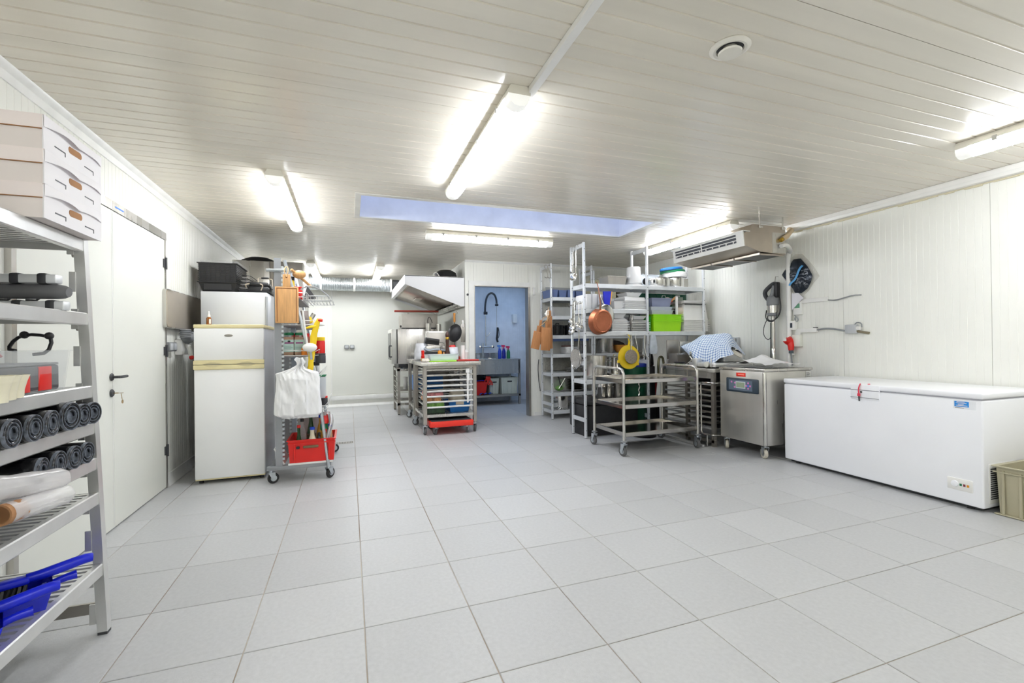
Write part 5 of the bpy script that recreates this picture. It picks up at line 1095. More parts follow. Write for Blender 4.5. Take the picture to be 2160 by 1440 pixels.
bb = thing('blue_brush', 'blue and yellow paint brush head hanging beside the copper pan', 'brush', (3.0, 2.06, 1.7))
obj('bristle_block', MB().prism([(2.955, 1.655), (3.03, 1.655), (3.055, 1.83), (2.945, 1.825)], 'y', 2.05, 2.075), BLUE, bb); obj('yellow_edge', MB().prism([(3.032, 1.66), (3.043, 1.665), (3.07, 1.825), (3.057, 1.83)], 'y', 2.05, 2.075), mat('edge_orange', (238, 176, 60), .5), bb); obj('ferrule', MB().rbox(2.955, 2.052, 1.605, 3.035, 2.073, 1.655, .004), DKG, bb)
# ladles on the end of the pot shelf
random.seed(11)
names = ['long ladle hanging highest at the shelf end', 'steel skimmer beside the highest ladle', 'steel ladle in the cluster, outermost', 'second steel ladle in the cluster', 'steel spoon in the cluster middle', 'steel ladle with small bowl in the cluster', 'steel spoon close to the front post', 'slotted steel spoon close to the front post']
def ladle(x, y, zt, L, r, lab, sx=1.0):
    t = thing('ladle', lab, 'ladle', (x, y, zt), group='steel ladles on the pot shelf end')
    obj('handle', MB().tube([(x, y, zt), (x-.006, y, zt-L*.5), (x-.01, y, zt-L)], .006, 8), CHROME, t); obj('hook', MB().tube([(x, y, zt-.01), (x, y, zt+.015), (x+.02, y, zt+.02), (x+.045, y, zt-.005)], .005, 6), CHROME, t)
    obj('bowl', MB().lathe([(.001, -r*.7), (r*.6, -r*.55), (r*.95, -r*.1), (r, .06*r), (r*.9, .0), (r*.5, -r*.45), (.001, -r*.55)], 18, (x-.012-r*.55*sx, y-.01, zt-L-r*.1), (-.75*sx, -.35, .5)), CHROME, t)
    return t
for k, (x, y, zt, L, r) in enumerate(((2.655, 2.22, 2.40, .38, .055), (2.665, 2.32, 2.40, .30, .03), (2.60, 2.17, 1.69, .30, .045), (2.63, 2.24, 1.69, .34, .05), (2.655, 2.16, 1.68, .26, .035), (2.645, 2.30, 1.69, .22, .04), (2.68, 2.12, 1.68, .30, .035), (2.675, 2.36, 1.69, .36, .04))): ladle(x, y, zt, L, r, names[k])
one('hook_rail', MB().tube([(2.665, 2.11, 1.675), (2.665, 2.43, 1.675)], .007, 8), STEEL, 'steel hook rail on the end of the pot shelf', 'rail')
sv = thing('sieve', 'round wire sieve with long handle at the shelf end', 'sieve', (2.66, 2.25, 1.0)); obj('ring', MB().tube([(2.655+.01*sin(a), 2.26+.115*cos(a), .99+.135*sin(a)) for a in [2*pi*k/28 for k in range(28)]], .006, 8, True), CHROME, sv)
obj('mesh', MB().lathe([(.11, 0), (.08, .035), (.04, .05), (.001, .053)], 24, (2.655, 2.26, .99), (1, .2, .05), 1.1, 1), mat('sieve_mesh', (190, 186, 180), .5, .5, .2, 90, alpha=.6), sv); obj('handle', MB().tube([(2.655, 2.2, 1.11), (2.648, 2.16, 1.22), (2.65, 2.15, 1.40), (2.655, 2.15, 1.5)], .008, 8), CHROME, sv)
# strainers on the lower front
ys = thing('yellow_colander', 'yellow plastic colander hanging under the third shelf', 'colander', (3.27, 2.04, .9))
obj('bowl', MB().lathe([(.152, .0), (.146, .008), (.13, .01), (.10, .055), (.05, .08), (.001, .085), (.001, .08), (.05, .074), (.095, .05), (.124, .004), (.15, -.006)], 30, (3.265, 2.0, 1.0), (.05, 1, -.05)), YEL, ys); obj('handle', MB().tube([(3.27, 2.01, 1.14), (3.29, 2.02, 1.20), (3.298, 2.05, 1.28)], .013, 8), YEL, ys)
for a in (200, 325): obj('ear', MB().rbox(3.265+.155*cos(RAD(a))-.02, 1.99, 1.0+.155*sin(RAD(a))-.018, 3.265+.155*cos(RAD(a))+.02, 2.01, 1.0+.155*sin(RAD(a))+.018, .008), YEL, ys)
ss = thing('steel_sieve', 'steel sieve hanging in front of the yellow colander', 'sieve', (3.28, 1.96, 1.0)); obj('bowl', MB().lathe([(.085, -.005), (.09, 0), (.082, .006), (.06, .05), (.03, .065), (.001, .068)], 26, (3.27, 1.955, 1.005), (.05, 1, -.05)), mat('sieve_grey', (140, 130, 118), .35, .9, .2, 60), ss); obj('handle', MB().tube([(3.272, 1.955, 1.09), (3.275, 1.97, 1.20), (3.275, 2.05, 1.29)], .007, 8), CHROME, ss)
fu = thing('mouli', 'steel funnel sieve hanging right of the colander', 'sieve', (3.40, 2.05, 1.05)); obj('bowl', MB().lathe([(.05, 0), (.052, .01), (.05, .06), (.03, .075), (.001, .076)], 20, (3.435, 2.03, 1.035), (.8, .3, -.4)), CHROME, fu); obj('handle', MB().tube([(3.43, 2.04, 1.08), (3.41, 2.05, 1.2), (3.40, 2.06, 1.28)], .006, 8), CHROME, fu)
one('small_whisk', MB().tube([(3.335, 2.05, 1.28), (3.33, 2.03, 1.18), (3.325, 2.02, 1.10)], .009, 8), CHROME, 'steel whisk handle behind the colander handle', 'whisk')
one('shelf_tongs', MB().tube([(3.55, 2.06, 1.28), (3.535, 2.05, 1.12), (3.55, 2.04, 1.02), (3.58, 2.04, .96)], .008, 8), CHROME, 'steel tongs hanging close to the middle post', 'tongs')
one('clear_glove_bag', bagmesh(3.675, 2.05, 1.03, .06, .02, .25, 41, .2, .5), mat('bag_clear', (214, 222, 230), .2, 0, .12, 14, .4, 18, alpha=.7), 'clear plastic bag hanging next to the middle post', 'bag')
# --- fourth shelf
z = GSZ[3]+.002
pot(2.945, 2.27, z, .145, .29, 'large plain stock pot at the end of the fourth shelf', False)
pot(3.25, 2.29, z+.055, .08, .20, 'small lidded pot behind the colander', True, CHROME)
t = pot(3.22, 2.25, z, .11, .05, 'shallow lidded pan under the small pot', True, CHROME, 'shallow_pan', False)
one('barrel_cover', MB().lathe([(.165, .86), (.17, .875), (.165, .905), (.15, .91), (.001, .912)], 28, (3.555, 2.30, 0)), mat('lid_royal', (26, 52, 150), .4), 'blue cover on the green barrel under the shelf', 'cover')
# under the fourth shelf
t = thing('cool_box', 'big black insulated box with lid on the floor under the shelf', 'box', (3.08, 2.33, 0)); obj('body', MB().rbox(2.735, 2.15, .085, 3.50, 2.62, .395, .02), mat('black_foam', (44, 44, 46), .7, 0, .15, 20, .3, 60), t); obj('lid', MB().rbox(2.725, 2.135, .40, 3.52, 2.64, .455, .02), mat('black_foam', (44, 44, 46), .7), t); obj('corner_rib', MB().box(2.728, 2.142, .09, 2.765, 2.16, .39), BLK, t); obj('plinth', MB().box(2.75, 2.2, 0, 3.46, 2.58, .086), BLK, t)
def bucket(x, r, h, lab):
    t = thing('steel_bucket', lab, 'bucket', (x, 2.29, .457)); obj('body', MB().lathe([(r*.78, 0), (r*.95, h*.75), (r, h*.78), (r, h), (r*.93, h), (r*.75, .01), (.001, .01)], 24), CHROME, t, 40, True); obj('bail', MB().tube([(r*cos(a), -.01, h*.8-.03*sin(a)) for a in [pi*k/10 for k in range(11)]], .004, 6), YEL if False else STEEL, t, 40, True)
bucket(3.05, .075, .2, 'steel bucket on the black box, nearer the shelf end'); bucket(3.14, .06, .21, 'steel slotted bucket on the black box, second'); pot(3.29, 2.30, .457, .075, .19, 'tall steel pot on the black box', False, STEEL)
t = thing('green_barrel', 'dark green barrel with a hoop below the shelf', 'barrel', (3.555, 2.34, 0)); obj('body', MB().lathe([(.15, .05), (.155, .06), (.165, .82), (.172, .84), (.172, .86), (.001, .862)], 30, (3.555, 2.32, 0)), mat('barrel_green', (8, 78, 52), .35), t); obj('base', MB().lathe([(.13, 0), (.13, .052)], 20, (3.555, 2.32, 0)), BLK, t)
for zz in (.3, .6): obj('hoop', MB().lathe([(.165, zz), (.17, zz+.006), (.17, zz+.02), (.165, zz+.026)], 28, (3.555, 2.32, 0)), mat('barrel_green', (8, 78, 52), .35), t)
t = thing('red_canister', 'red canister with black cap beside the green barrel', 'canister', (3.9, 2.4, .4)); obj('body', MB().lathe([(.05, .0), (.075, .2), (.07, .22)], 20, (3.90, 2.40, .42)), mat('wine_red', (176, 20, 34), .3), t); obj('cap', MB().lathe([(.076, .2), (.076, .32), (.001, .325)], 20, (3.90, 2.40, .42)), BLK, t); obj('stand', MB().box(3.83, 2.33, 0, 3.97, 2.47, .42), BLK, t)
one('black_kettle', MB().lathe([(.05, 0), (.06, .02), (.055, .12), (.04, .2), (.02, .24), (.001, .245)], 20, (3.79, 2.3, .863)), BLKG, 'black jug standing behind the bent grey tap', 'jug')
t = thing('mixer_stand', 'tall black thing behind the middle post with pot on it', 'bin', (3.79, 2.3, 0)); obj('body', MB().rbox(3.74, 2.24, .0, 3.84, 2.44, .862, .01), BLK, t)
one('grey_gooseneck', MB().tube([(3.845, 2.18, .72), (3.845, 2.18, .9), (3.86, 2.18, .98), (3.9, 2.18, .99), (3.93, 2.18, .95), (3.94, 2.18, .72)], .016, 8, smooth=1), mat('olive_steel', (150, 146, 118), .3, .9), 'bent olive-grey pipe behind the trolley', 'pipe')
one('hanging_chain', MB().tube([(3.455+.008*sin(k*1.9), 2.06, .70-.022*k) for k in range(14)], .008, 6), CHROME, 'short bright chain hanging between the posts', 'chain')

# --- back shelf contents
z = BSZ[0]+.002
for k, x in enumerate((2.99, 3.14, 3.29, 3.44)): one('blue_grey_crate', MB().tray(x-.066, 3.6, x+.066, 3.92, z, z+.12-.008*(k % 2), .004, .012, .006), mat('lavender_blue', (104, 124, 172), .45), ('blue grey crate nearest the doorway on the top back shelf', 'second blue grey crate on the top back shelf', 'third blue grey crate on the top back shelf', 'fourth blue grey crate on the top back shelf')[k], 'crate', 'blue grey crates on the top back shelf')
one('cardboard_box', MB().rbox(3.70, 3.62, z, 4.12, 3.93, z+.30, .004), mat('pale_yellow_card', (222, 214, 180), .7), 'pale yellow carton on top of the far back shelf', 'carton')
one('dark_pan', MB().tray(4.2, 3.62, 4.55, 3.92, z, z+.16, .004, .02, .01), STEELD, 'steel pan beside the pale yellow carton', 'pan')
one('grey_lid_plate', MB().box(3.0, 3.955, z+.14, 3.6, 3.965, z+.2), GREYP, 'grey strip standing behind the blue grey crates', 'plate')
z = BSZ[1]+.002
t = thing('roasting_tin', 'large aluminium roasting tin on the back shelf', 'pan', (3.2, 3.74, z)); obj('tin', MB().tray(-.21, -.13, .30, .14, 0, .14, .004, .015, .012), ALU, t, 35, True)
for s, x in ((-1, -.2), (1, .27)): obj('handle', MB().tube([(x, -.04, .12), (x+.03*s, -.04, .15), (x+.03*s, .04, .15), (x, .04, .12)], .006, 6), STEEL, t, 35, True)
obj('lid_knob', MB().tube([(.05, -.03, .14), (.05, -.03, .175), (.1, -.03, .175), (.1, -.03, .14)], .006, 6), STEEL, t, 35, True)
lid(2.995, 3.82, z+.04, .09, .012, CHROME, 'steel lid standing on edge by the back shelf post', (1.4, 0, .2))
z = BSZ[2]+.002
for x, lab in ((3.10, 'black lidded pot nearest the doorway on the back shelf'), (3.33, 'second black pot on the back shelf')): pot(x, 3.74, z, .105, .15, lab, True, BLKG)
one('blue_tray', MB().tray(2.96, 3.6, 3.6, 3.92, BSZ[3]+.20, BSZ[3]+.255, .004, .01, .008), mat('lavender_blue', (104, 124, 172), .45), 'lavender blue tray wedged under the black pots shelf', 'tray')
z = BSZ[3]+.002
for k in range(6): one('cake_tin', MB().lathe([(.15, 0), (.155, .018), (.15, .02), (.146, .003), (.001, .003)], 26, (3.32+.004*(k % 2), 3.75, z+.018*k)), ALU, 'round aluminium cake tin on the back shelf, %s' % ORD[5-k], 'tin', 'cake tins on the back shelf')
one('dark_knife', MB().rbox(3.14, 3.66, z+.115, 3.36, 3.69, z+.13, .004), mat('dark_red_handle', (90, 40, 36), .5), 'dark knife lying on the cake tins', 'knife')
z = BSZ[4]+.002
for k in range(4): one('pan_cover', MB().lathe([(.15, 0), (.155, .008), (.1, .018), (.001, .022)], 26, (3.40, 3.75, z+.02*k)), STEEL, 'flat steel pan lid in the pile on the back shelf, %s' % ORD[3-k], 'cover', 'pan lids piled on the back shelf')
one('grey_backing', MB().box(2.97, 3.93, z+.02, 3.6, 3.95, z+.25), mat('mesh_grey', (150, 148, 140), .5, 0, .2, 60), 'grey sheet standing at the rear of the back shelf', 'sheet')
z = BSZ[5]+.002
gb = thing('green_bowl', 'tilted glass bowl with green content and whisk on the back shelf', 'bowl', (3.09, 3.68, z)); obj('bowl', MB().lathe([(.1, 0), (.094, .004), (.07, .06), (.03, .08), (.001, .082)], 24, (3.09, 3.66, z+.11), (.1, .95, .25)), mat('pale_green_glass', (176, 190, 168), .15, alpha=.75), gb); obj('greens', MB().ball((3.09, 3.67, z+.06), .06, 12, 1.2, .7, .7), mat('leaf_food', (110, 160, 80), .6), gb); obj('whisk', MB().tube([(3.06, 3.62, z+.06), (3.16, 3.6, z+.22)], .008, 8), CHROME, gb); obj('scoop', MB().tube([(3.10, 3.62, z+.08), (3.04, 3.6, z+.25)], .01, 8), BLK, gb)
for k in range(7): one('metal_bowl', MB().lathe([(.09, 0), (.15, .03), (.155, .034), (.145, .034), (.086, .006), (.001, .006)], 26, (3.40, 3.72, z+.026*k)), CHROME, 'steel bowl in the pile on the back shelf, %s' % ORD[6-k], 'bowl', 'steel bowls on the back shelf')
z = BSZ[6]+.002
pot(3.14, 3.74, z, .13, .2, 'lidded steel pot on the lowest back shelf', True, CHROME)
one('white_canister', MB().lathe([(.06, 0), (.06, .24), (.001, .245)], 20, (3.48, 3.74, z)), WPL, 'white canister on the lowest back shelf', 'canister')
# second back shelf unit, seen between the posts
z = BSZ[3]+.002
pot(3.96, 3.72, z, .14, .26, 'big lidded pot on the back shelf under the copper pan', True, STEEL)
one('wooden_bowl', MB().lathe([(.001, 0), (.06, .0), (.11, .05), (.13, .13), (.122, .13), (.1, .05), (.001, .02)], 26, (4.26, 3.72, z)), mat('orange_wood', (214, 146, 66), .45), 'orange wooden bowl on the back shelf', 'bowl')
lid(4.24, 3.8, z+.14, .14, .012, mat('dark_brown', (70, 50, 40), .4), 'dark round lid behind the wooden bowl', (.4, 0, 0))
pot(4.47, 3.74, BSZ[4]+.002, .1, .2, 'dark pot further along the back shelf', True, BLKG)
pot(4.0, 3.74, BSZ[4]+.002, .12, .16, 'steel pot on the back shelf behind the colander', True, STEEL)
pot(3.9, 3.74, BSZ[5]+.002, .13, .16, 'dark pan on the fifth back shelf', False, BLKG)
# wooden boards hanging by the doorway
BX = 2.84
random.seed(4)
for k, (x, zt, w_, h_, rz, lab) in enumerate(((2.655, 1.365, .07, .27, .22, 'wooden board hanging lowest, next to the door frame'), (2.785, 1.425, .078, .35, .06, 'wooden board in the front middle of the hanging bunch'), (2.825, 1.43, .055, .33, -.06, 'wooden board half hidden behind the front one in the bunch'), (2.70, 1.45, .05, .28, .16, 'wooden board peeking out between the two front boards'), (2.872, 1.60, .035, .40, -.02, 'narrow wooden board hanging against the shelf post'))):
    t = thing('hanging_board', lab, 'cutting board', (x, (3.475, 3.46, 3.485, 3.50, 3.52)[k], zt), 0, 'wooden boards hanging at the doorway shelf', (0, rz, 0))
    obj('board', MB().rbox(-w_, -.006, -h_, w_, .006, 0, .005), WOODB, t, 35, True); obj('handle', MB().rbox(-.022, -.006, -.005, .022, .006, .09, .006), WOODB, t, 35, True)
    obj('cord', MB().tube([(0, 0, .07), (.35*(2.84-x), .015, .14), (.9*(2.84-x), .03, 1.64-zt)], .005, 6), mat('twine', (220, 180, 130), .8), t, 35, True)
t = thing('s_hooks', 'steel hook hanging at the top of the back shelf', 'hook', (2.87, 3.56, 2.3))
for dx in (-.03, .02): obj('hook', MB().tube([(2.87+dx, 3.54, 2.39), (2.84+dx, 3.54, 2.40), (2.83+dx, 3.54, 2.36), (2.87+dx, 3.54, 2.29), (2.89+dx, 3.54, 2.23), (2.87+dx, 3.54, 2.19), (2.83+dx, 3.54, 2.21)], .006, 6, smooth=1), STEELD, t)
one('power_cable', MB().tube([(2.88, 4.0, .92), (2.865, 4.0, .8), (2.87, 4.0, .62), (2.895, 4.0, .45), (2.90, 4.0, .4)], .006, 6, smooth=1), DKG, 'dark cable hanging beside the back shelf', 'cable')
# ================= RIGHT SIDE =================
# three-tier serving trolley
ct = thing('serving_trolley', 'three-tier stainless serving trolley on castors in front of the pot shelf', 'trolley', (3.11, 1.47, 0))
x0, x1, ya, yb = 2.635, 3.585, 1.165, 1.775
for x in (x0, x1):
    obj('end_frame', MB().tube([(x, ya, .15), (x, ya, .8), (x, ya, .86), (x, ya+.025, .898), (x, ya+.08, .912), (x, yb-.08, .912), (x, yb-.025, .898), (x, yb, .86), (x, yb, .8), (x, yb, .15)], .0155, 12), STEEL, ct)
for z in (.775, .51, .222):
    m = MB(); a, b, c, d = x0+.012, x1-.012, ya+.004, yb-.004
    m.box(a, c, z-.006, b, d, z); m.rbox(a, c-.012, z-.022, b, c+.006, z+.024, .004, 1); m.rbox(a, d-.006, z-.022, b, d+.012, z+.024, .004, 1); m.rbox(a-.006, c, z-.022, a+.01, d, z+.024, .004, 1); m.rbox(b-.01, c, z-.022, b+.006, d, z+.024, .004, 1)
    obj('tray_shelf', m, POLISH, ct)
for x, y, a in ((x0, ya, 1.75), (x1, ya, 1.4), (x0, yb, 1.7), (x1, yb, 1.9)): 
    caster(ct, x, y, .052, .03, .15, RUB, a); obj('castor_collar', MB().lathe([(.02, .145), (.034, .15), (.034, .158), (.018, .165)], 16, (x, y, 0)), MIDG, ct)
# bench with tray runners under the slicer
bn = thing('workbench', 'stainless workbench with tray runners behind the serving trolley', 'bench', (4.2, 1.65, 0))
bx, by0, by1 = 3.78, 1.13, 2.03
obj('bench_top', MB().rbox(bx, by0, .835, 4.66, by1, .875, .004), STEEL, bn); obj('apron', MB().box(bx+.015, by0+.02, .765, bx+.03, by1-.02, .835), STEEL, bn)
for y in (by0+.01, 1.56, by1-.05):
    for x in (bx+.01, 4.60): obj('leg', MB().box(x, y, .0, x+.04, y+.04, .835), STEELD, bn)
for bay, (a, b) in enumerate(((by0+.05, 1.56), (1.60, by1-.05))):
    for k in range(9):
        z = .19+.062*k; m = MB(); m.box(bx+.012, a, z, bx+.03, b, z+.02); m.box(bx+.03, a, z, 4.6, a+.02, z+.008); m.box(bx+.03, b-.02, z, 4.6, b, z+.008); obj('runner', m, STEELD if k % 2 else ALU, bn)
obj('bottom_rail', MB().box(bx+.01, by0, .04, bx+.045, by1, .075), STEELD, bn); obj('floor_bar', MB().box(bx-.12, by0+.05, .004, bx-.09, by1, .03), ALU, bn)
obj('back_panel', MB().box(4.3, by0+.03, .1, 4.31, by1-.03, .8), BLK, bn)
one('robot_disc', MB().lathe([(.15, 0), (.165, .02), (.16, .06), (.1, .075), (.001, .08)], 28, (3.45, 1.98, .003)), BLK, 'flat black disc on the floor under the serving trolley', 'disc')
lp = thing('tube_handle', 'bent bright tube frame standing between bench and vacuum machine', 'frame', (3.70, 1.02, 0))
obj('loop', MB().tube([(4.1, 1.108, .72), (3.80, 1.108, .72), (3.765, 1.115, .72), (3.75, 1.14, .72), (3.745, 1.25, .72), (3.745, 1.275, .712), (3.745, 1.285, .69), (3.745, 1.285, .17), (3.745, 1.275, .145), (3.745, 1.25, .138), (3.75, 1.14, .138), (3.765, 1.115, .138), (3.80, 1.108, .138), (4.1, 1.108, .138)], .01, 10), CHROME, lp)
obj('foot', MB().tube([(3.746, 1.2, .13), (3.746, 1.2, 0.005)], .01, 8), CHROME, lp)
# on the bench
t = thing('splash_panel', 'stainless splash panel standing behind the bench things', 'panel', (4.2, 2.02, .876)); obj('panel', MB().rbox(3.86, 2.015, .96, 4.05, 2.03, 1.21, .003), STEELD, t); obj('panel', MB().rbox(4.055, 2.0, .95, 4.52, 2.015, 1.19, .003), STEEL, t); obj('ledge', MB().box(3.86, 1.99, .876, 4.52, 2.03, .955), STEELD, t)
t = thing('fryer_box', 'small open stainless box on the bench end', 'box', (3.92, 1.85, .876)); obj('box', MB().prism([(3.84, .876), (4.02, .876), (4.05, 1.0), (3.83, 1.04)], 'y', 1.78, 1.95), STEELD, t); obj('lip', MB().box(3.83, 1.77, 1.02, 4.0, 1.79, 1.045), STEEL, t)
wr = thing('wire_whip_rack', 'crossed wire stand on the bench beside the small box', 'wire stand', (3.98, 1.65, .876)); m = MB()
for k in range(5): y = 1.75-.055*k; m.tube([(3.9, y, .88), (4.02, y-.09, 1.0)], .003, 5); m.tube([(3.9, y-.09, .88), (4.02, y, 1.0)], .003, 5)
m.tube([(3.9, 1.76, .88), (3.9, 1.44, .88)], .005, 6); m.tube([(4.02, 1.76, 1.0), (4.02, 1.44, 1.0)], .005, 6); obj('wires', m, CHROME, wr)
one('cable_coil', MB().tube([(3.84+.03*cos(k*.7), 1.70+.10*sin(k*.7)+.012*k*.2, .885+.002*k) for k in range(26)], .006, 6, smooth=1), BLK, 'coiled black cable on the bench front edge', 'cable')
sl = thing('meat_slicer', 'stainless slicer under the checked towel', 'slicer', (4.12, 1.42, .876))
obj('base', MB().rbox(3.86, 1.18, .888, 4.42, 1.62, .94, .015), ALU, sl); obj('motor', MB().rbox(4.05, 1.25, .94, 4.35, 1.60, 1.08, .03), ALU, sl)
obj('blade', MB().lathe([(.001, -.012), (.105, -.01), (.11, 0), (.105, .008), (.001, .012)], 28, (4.17, 1.40, 1.04), (.6, .2, .75)), CHROME, sl); obj('arm', MB().tube([(3.9, 1.55, .93), (3.88, 1.6, 1.0), (3.95, 1.68, 1.05)], .018, 8), CHROME, sl)
obj('carriage', MB().rbox(4.20, 1.35, 1.07, 4.34, 1.72, 1.225, .02), ALU, sl); obj('thickness_knob', MB().lathe([(.03, 0), (.034, .01), (.034, .03), (.001, .036)], 18, (3.86, 1.29, .92), (-1, 0, 0)), mat('cream_knob', (224, 222, 210), .4), sl); obj('guard_bar', MB().rbox(3.84, 1.225, .89, 3.855, 1.235, .99, .003), WPL, sl); obj('front_block', MB().rbox(3.84, 1.46, .885, 3.92, 1.54, .985, .01), ALU, sl)
for y in (1.22, 1.58): obj('foot', MB().cyl((3.9, y, .876), (3.9, y, .89), .02), BLK, sl)
obj('pusher', MB().lathe([(.06, 0), (.07, .01), (.06, .03), (.001, .035)], 20, (4.14, 1.16, 1.03), (.3, -.5, .8)), mat('warm_white', (222, 216, 204), .4), sl)
# towel with a fine check
tm = mat('checked_towel', (200, 214, 232), .8, 0, .03, 6, .1, 30); nt = tm.node_tree; N = nt.nodes; L = nt.links; bs = N['Principled BSDF']
tc = N.new('ShaderNodeTexCoord'); sx = N.new('ShaderNodeSeparateXYZ'); L.new(tc.outputs['UV'], sx.inputs[0]); parts = []
for ax in (0, 1):
    mu = N.new('ShaderNodeMath'); mu.operation = 'MULTIPLY'; mu.inputs[1].default_value = (24, 20)[ax]; L.new(sx.outputs[ax], mu.inputs[0]); fr = N.new('ShaderNodeMath'); fr.operation = 'FRACT'; L.new(mu.outputs[0], fr.inputs[0]); lt = N.new('ShaderNodeMath'); lt.operation = 'LESS_THAN'; lt.inputs[1].default_value = .3; L.new(fr.outputs[0], lt.inputs[0]); parts.append(lt)
ad = N.new('ShaderNodeMath'); ad.operation = 'ADD'; L.new(parts[0].outputs[0], ad.inputs[0]); L.new(parts[1].outputs[0], ad.inputs[1]); rp = N.new('ShaderNodeValToRGB'); rp.color_ramp.interpolation = 'CONSTANT'
rp.color_ramp.elements[0].color = lin((232, 238, 246)); rp.color_ramp.elements[1].position = .25; rp.color_ramp.elements[1].color = lin((160, 186, 222)); e = rp.color_ramp.elements.new(.75); e.color = lin((60, 84, 150)); dv = N.new('ShaderNodeMath'); dv.operation = 'MULTIPLY'; dv.inputs[1].default_value = .5; L.new(ad.outputs[0], dv.inputs[0]); L.new(dv.outputs[0], rp.inputs['Fac']); L.new(rp.outputs['Color'], bs.inputs['Base Color'])
TF = [(3.95, 1.81, 1.086), (3.94, 1.656, .995), (3.92, 1.42, .895), (3.94, 1.20, .98), (3.97, 1.03, 1.055)]
TG = [(4.08, 1.92, 1.11), (4.24, 1.81, 1.258), (4.25, 1.58, 1.282), (4.24, 1.35, 1.28), (4.17, 1.20, 1.11)]
TB = [(4.2, 1.92, 1.02), (4.40, 1.80, 1.10), (4.42, 1.58, 1.12), (4.40, 1.36, 1.1), (4.3, 1.18, 1.02)]
def along(P, u):
    k = u*(len(P)-1); i = min(int(k), len(P)-2); t = k-i; p = [V(q) for q in P]; a = p[max(i-1, 0)]; b = p[i]; c = p[i+1]; d = p[min(i+2, len(P)-1)]
    return .5*((2*b)+(c-a)*t+(2*a-5*b+4*c-d)*t*t+(3*b-a-3*c+d)*t**3)
def towel(u, v):
    p = along(TB, u).lerp(along(TG, u), v/.3) if v < .3 else along(TG, u).lerp(along(TF, u), (v-.3)/.7)
    k = max(0, (v-.3)/.7); p += V((-.05, 0, .03))*sin(pi*k)
    n = .018*noise.noise(V((u*5, v*3, 3)))+.010*noise.noise(V((u*11, v*8, 7)))+.012*sin(u*14+v*4)*k*k
    return p+V((-n, 0, n*.6))
nu, nv = 34, 28; tw = MB().grid(towel, nu, nv)
to = one('checked_towel', tw, tm, 'blue and white checked towel draped over the slicer', 'towel', None, 70)
uv = to.data.uv_layers.new(name='UVMap')
for l in to.data.loops: vi = l.vertex_index; uv.data[l.index].uv = ((vi//(nv+1))/nu, (vi % (nv+1))/nv)
# vacuum packing machine
vm = thing('vacuum_packer', 'stainless vacuum packing machine on white castors next to the freezer', 'machine', (4.15, .8, 0))
vx, v0, v1, vx2 = 3.83, .505, 1.085, 4.47
obj('body', MB().rbox(vx, v0, .135, vx2, v1, .875, .006), mat('vac_steel', (196, 194, 188), .3, .7, .12, 5, .03, 40, (1, 1, .12), rvar=.1), vm)
obj('corner_edge', MB().rbox(vx-.003, v0-.003, .135, vx+.03, v0+.03, .875, .012, 3), CHROME, vm)
obj('top_frame', MB().rbox(vx-.008, v0-.008, .875, vx2+.02, v1+.008, .905, .008), STEEL, vm)
obj('lid', MB().rbox(vx+.04, v0+.04, .905, vx2-.03, v1-.04, .925, .01), CLEAR, vm)
obj('side_label', MB().box(vx2-.075, v0-.0022, .80, vx2-.01, v0-.0005, .868), mat('label_pale', (214, 214, 210), .5), vm)
for k in range(4): obj('label_line', MB().box(vx2-.068, v0-.0032, .812+.012*k, vx2-.02-.008*(k % 2), v0-.0024, .817+.012*k), DKG, vm)
obj('bezel', MB().rbox(vx-.012, .572, .648, vx+.002, .985, .795, .01), mat('bezel_slate', (52, 66, 78), .45), vm)
pn = obj('keypad', MB().box(vx-.0145, .64, .668, vx-.011, .945, .775), mat('keypad_grey', (96, 110, 126), .4), vm)
obj('display', MB().box(vx-.017, .725, .69, vx-.0135, .85, .762), mat('lcd_frame', (196, 204, 206), .3), pn); obj('lcd', MB().box(vx-.0185, .735, .70, vx-.0165, .84, .752), mat('lcd_green', (150, 164, 140), .25), pn)
PK = mat('button_pink', (214, 130, 190), .5); 
for y, z in ((.905, .752), (.86, .745), (.865, .70), (.69, .75), (.715, .722), (.665, .722), (.69, .695)): obj('button', MB().lathe([(.011, 0), (.010, .003), (.001, .0035)], 12, (vx-.0145, y, z), (-1, 0, 0)), PK, pn)
obj('button', MB().lathe([(.012, 0), (.011, .004), (.001, .0045)], 12, (vx-.0145, .69, .722), (-1, 0, 0)), mat('button_blue', (90, 130, 220), .5), pn)
obj('brand_plate', MB().rbox(vx-.003, .735, .813, vx+.002, .855, .853, .002), REDB, vm); obj('plate_print', MB().box(vx-.0042, .75, .828, vx-.0028, .83, .840), mat('plate_pink', (255, 150, 130), .5), vm)
NY = mat('nylon_wheel', (206, 200, 184), .5, 0, .08, 12)
for x, y, a in ((vx+.05, v0+.045, 1.2), (vx+.05, v1-.04, .9), (vx2-.06, v0+.05, .5), (vx2-.06, v1-.05, .4)): caster(vm, x, y, .05, .032, .137, NY, a, GALV, True)
def filmf(u, v):
    y = 1.06-.52*u; x = 3.87+.5*v; k = max(0, 1-abs(u-.58)*2.0)*max(0, 1-abs(v-.45)*1.4)
    return (x+.02*sin(u*7), y, .928+.105*k+.014*abs(noise.noise(V((u*6, v*6, 4))))+.01*abs(sin(u*9+v*5)))
one('white_film_sheet', MB().grid(filmf, 26, 20), mat('sheet_white', (232, 232, 234), .35, 0, .05, 10, .15, 20), 'crumpled white sheet lying on the vacuum machine', 'sheet', None, 60)
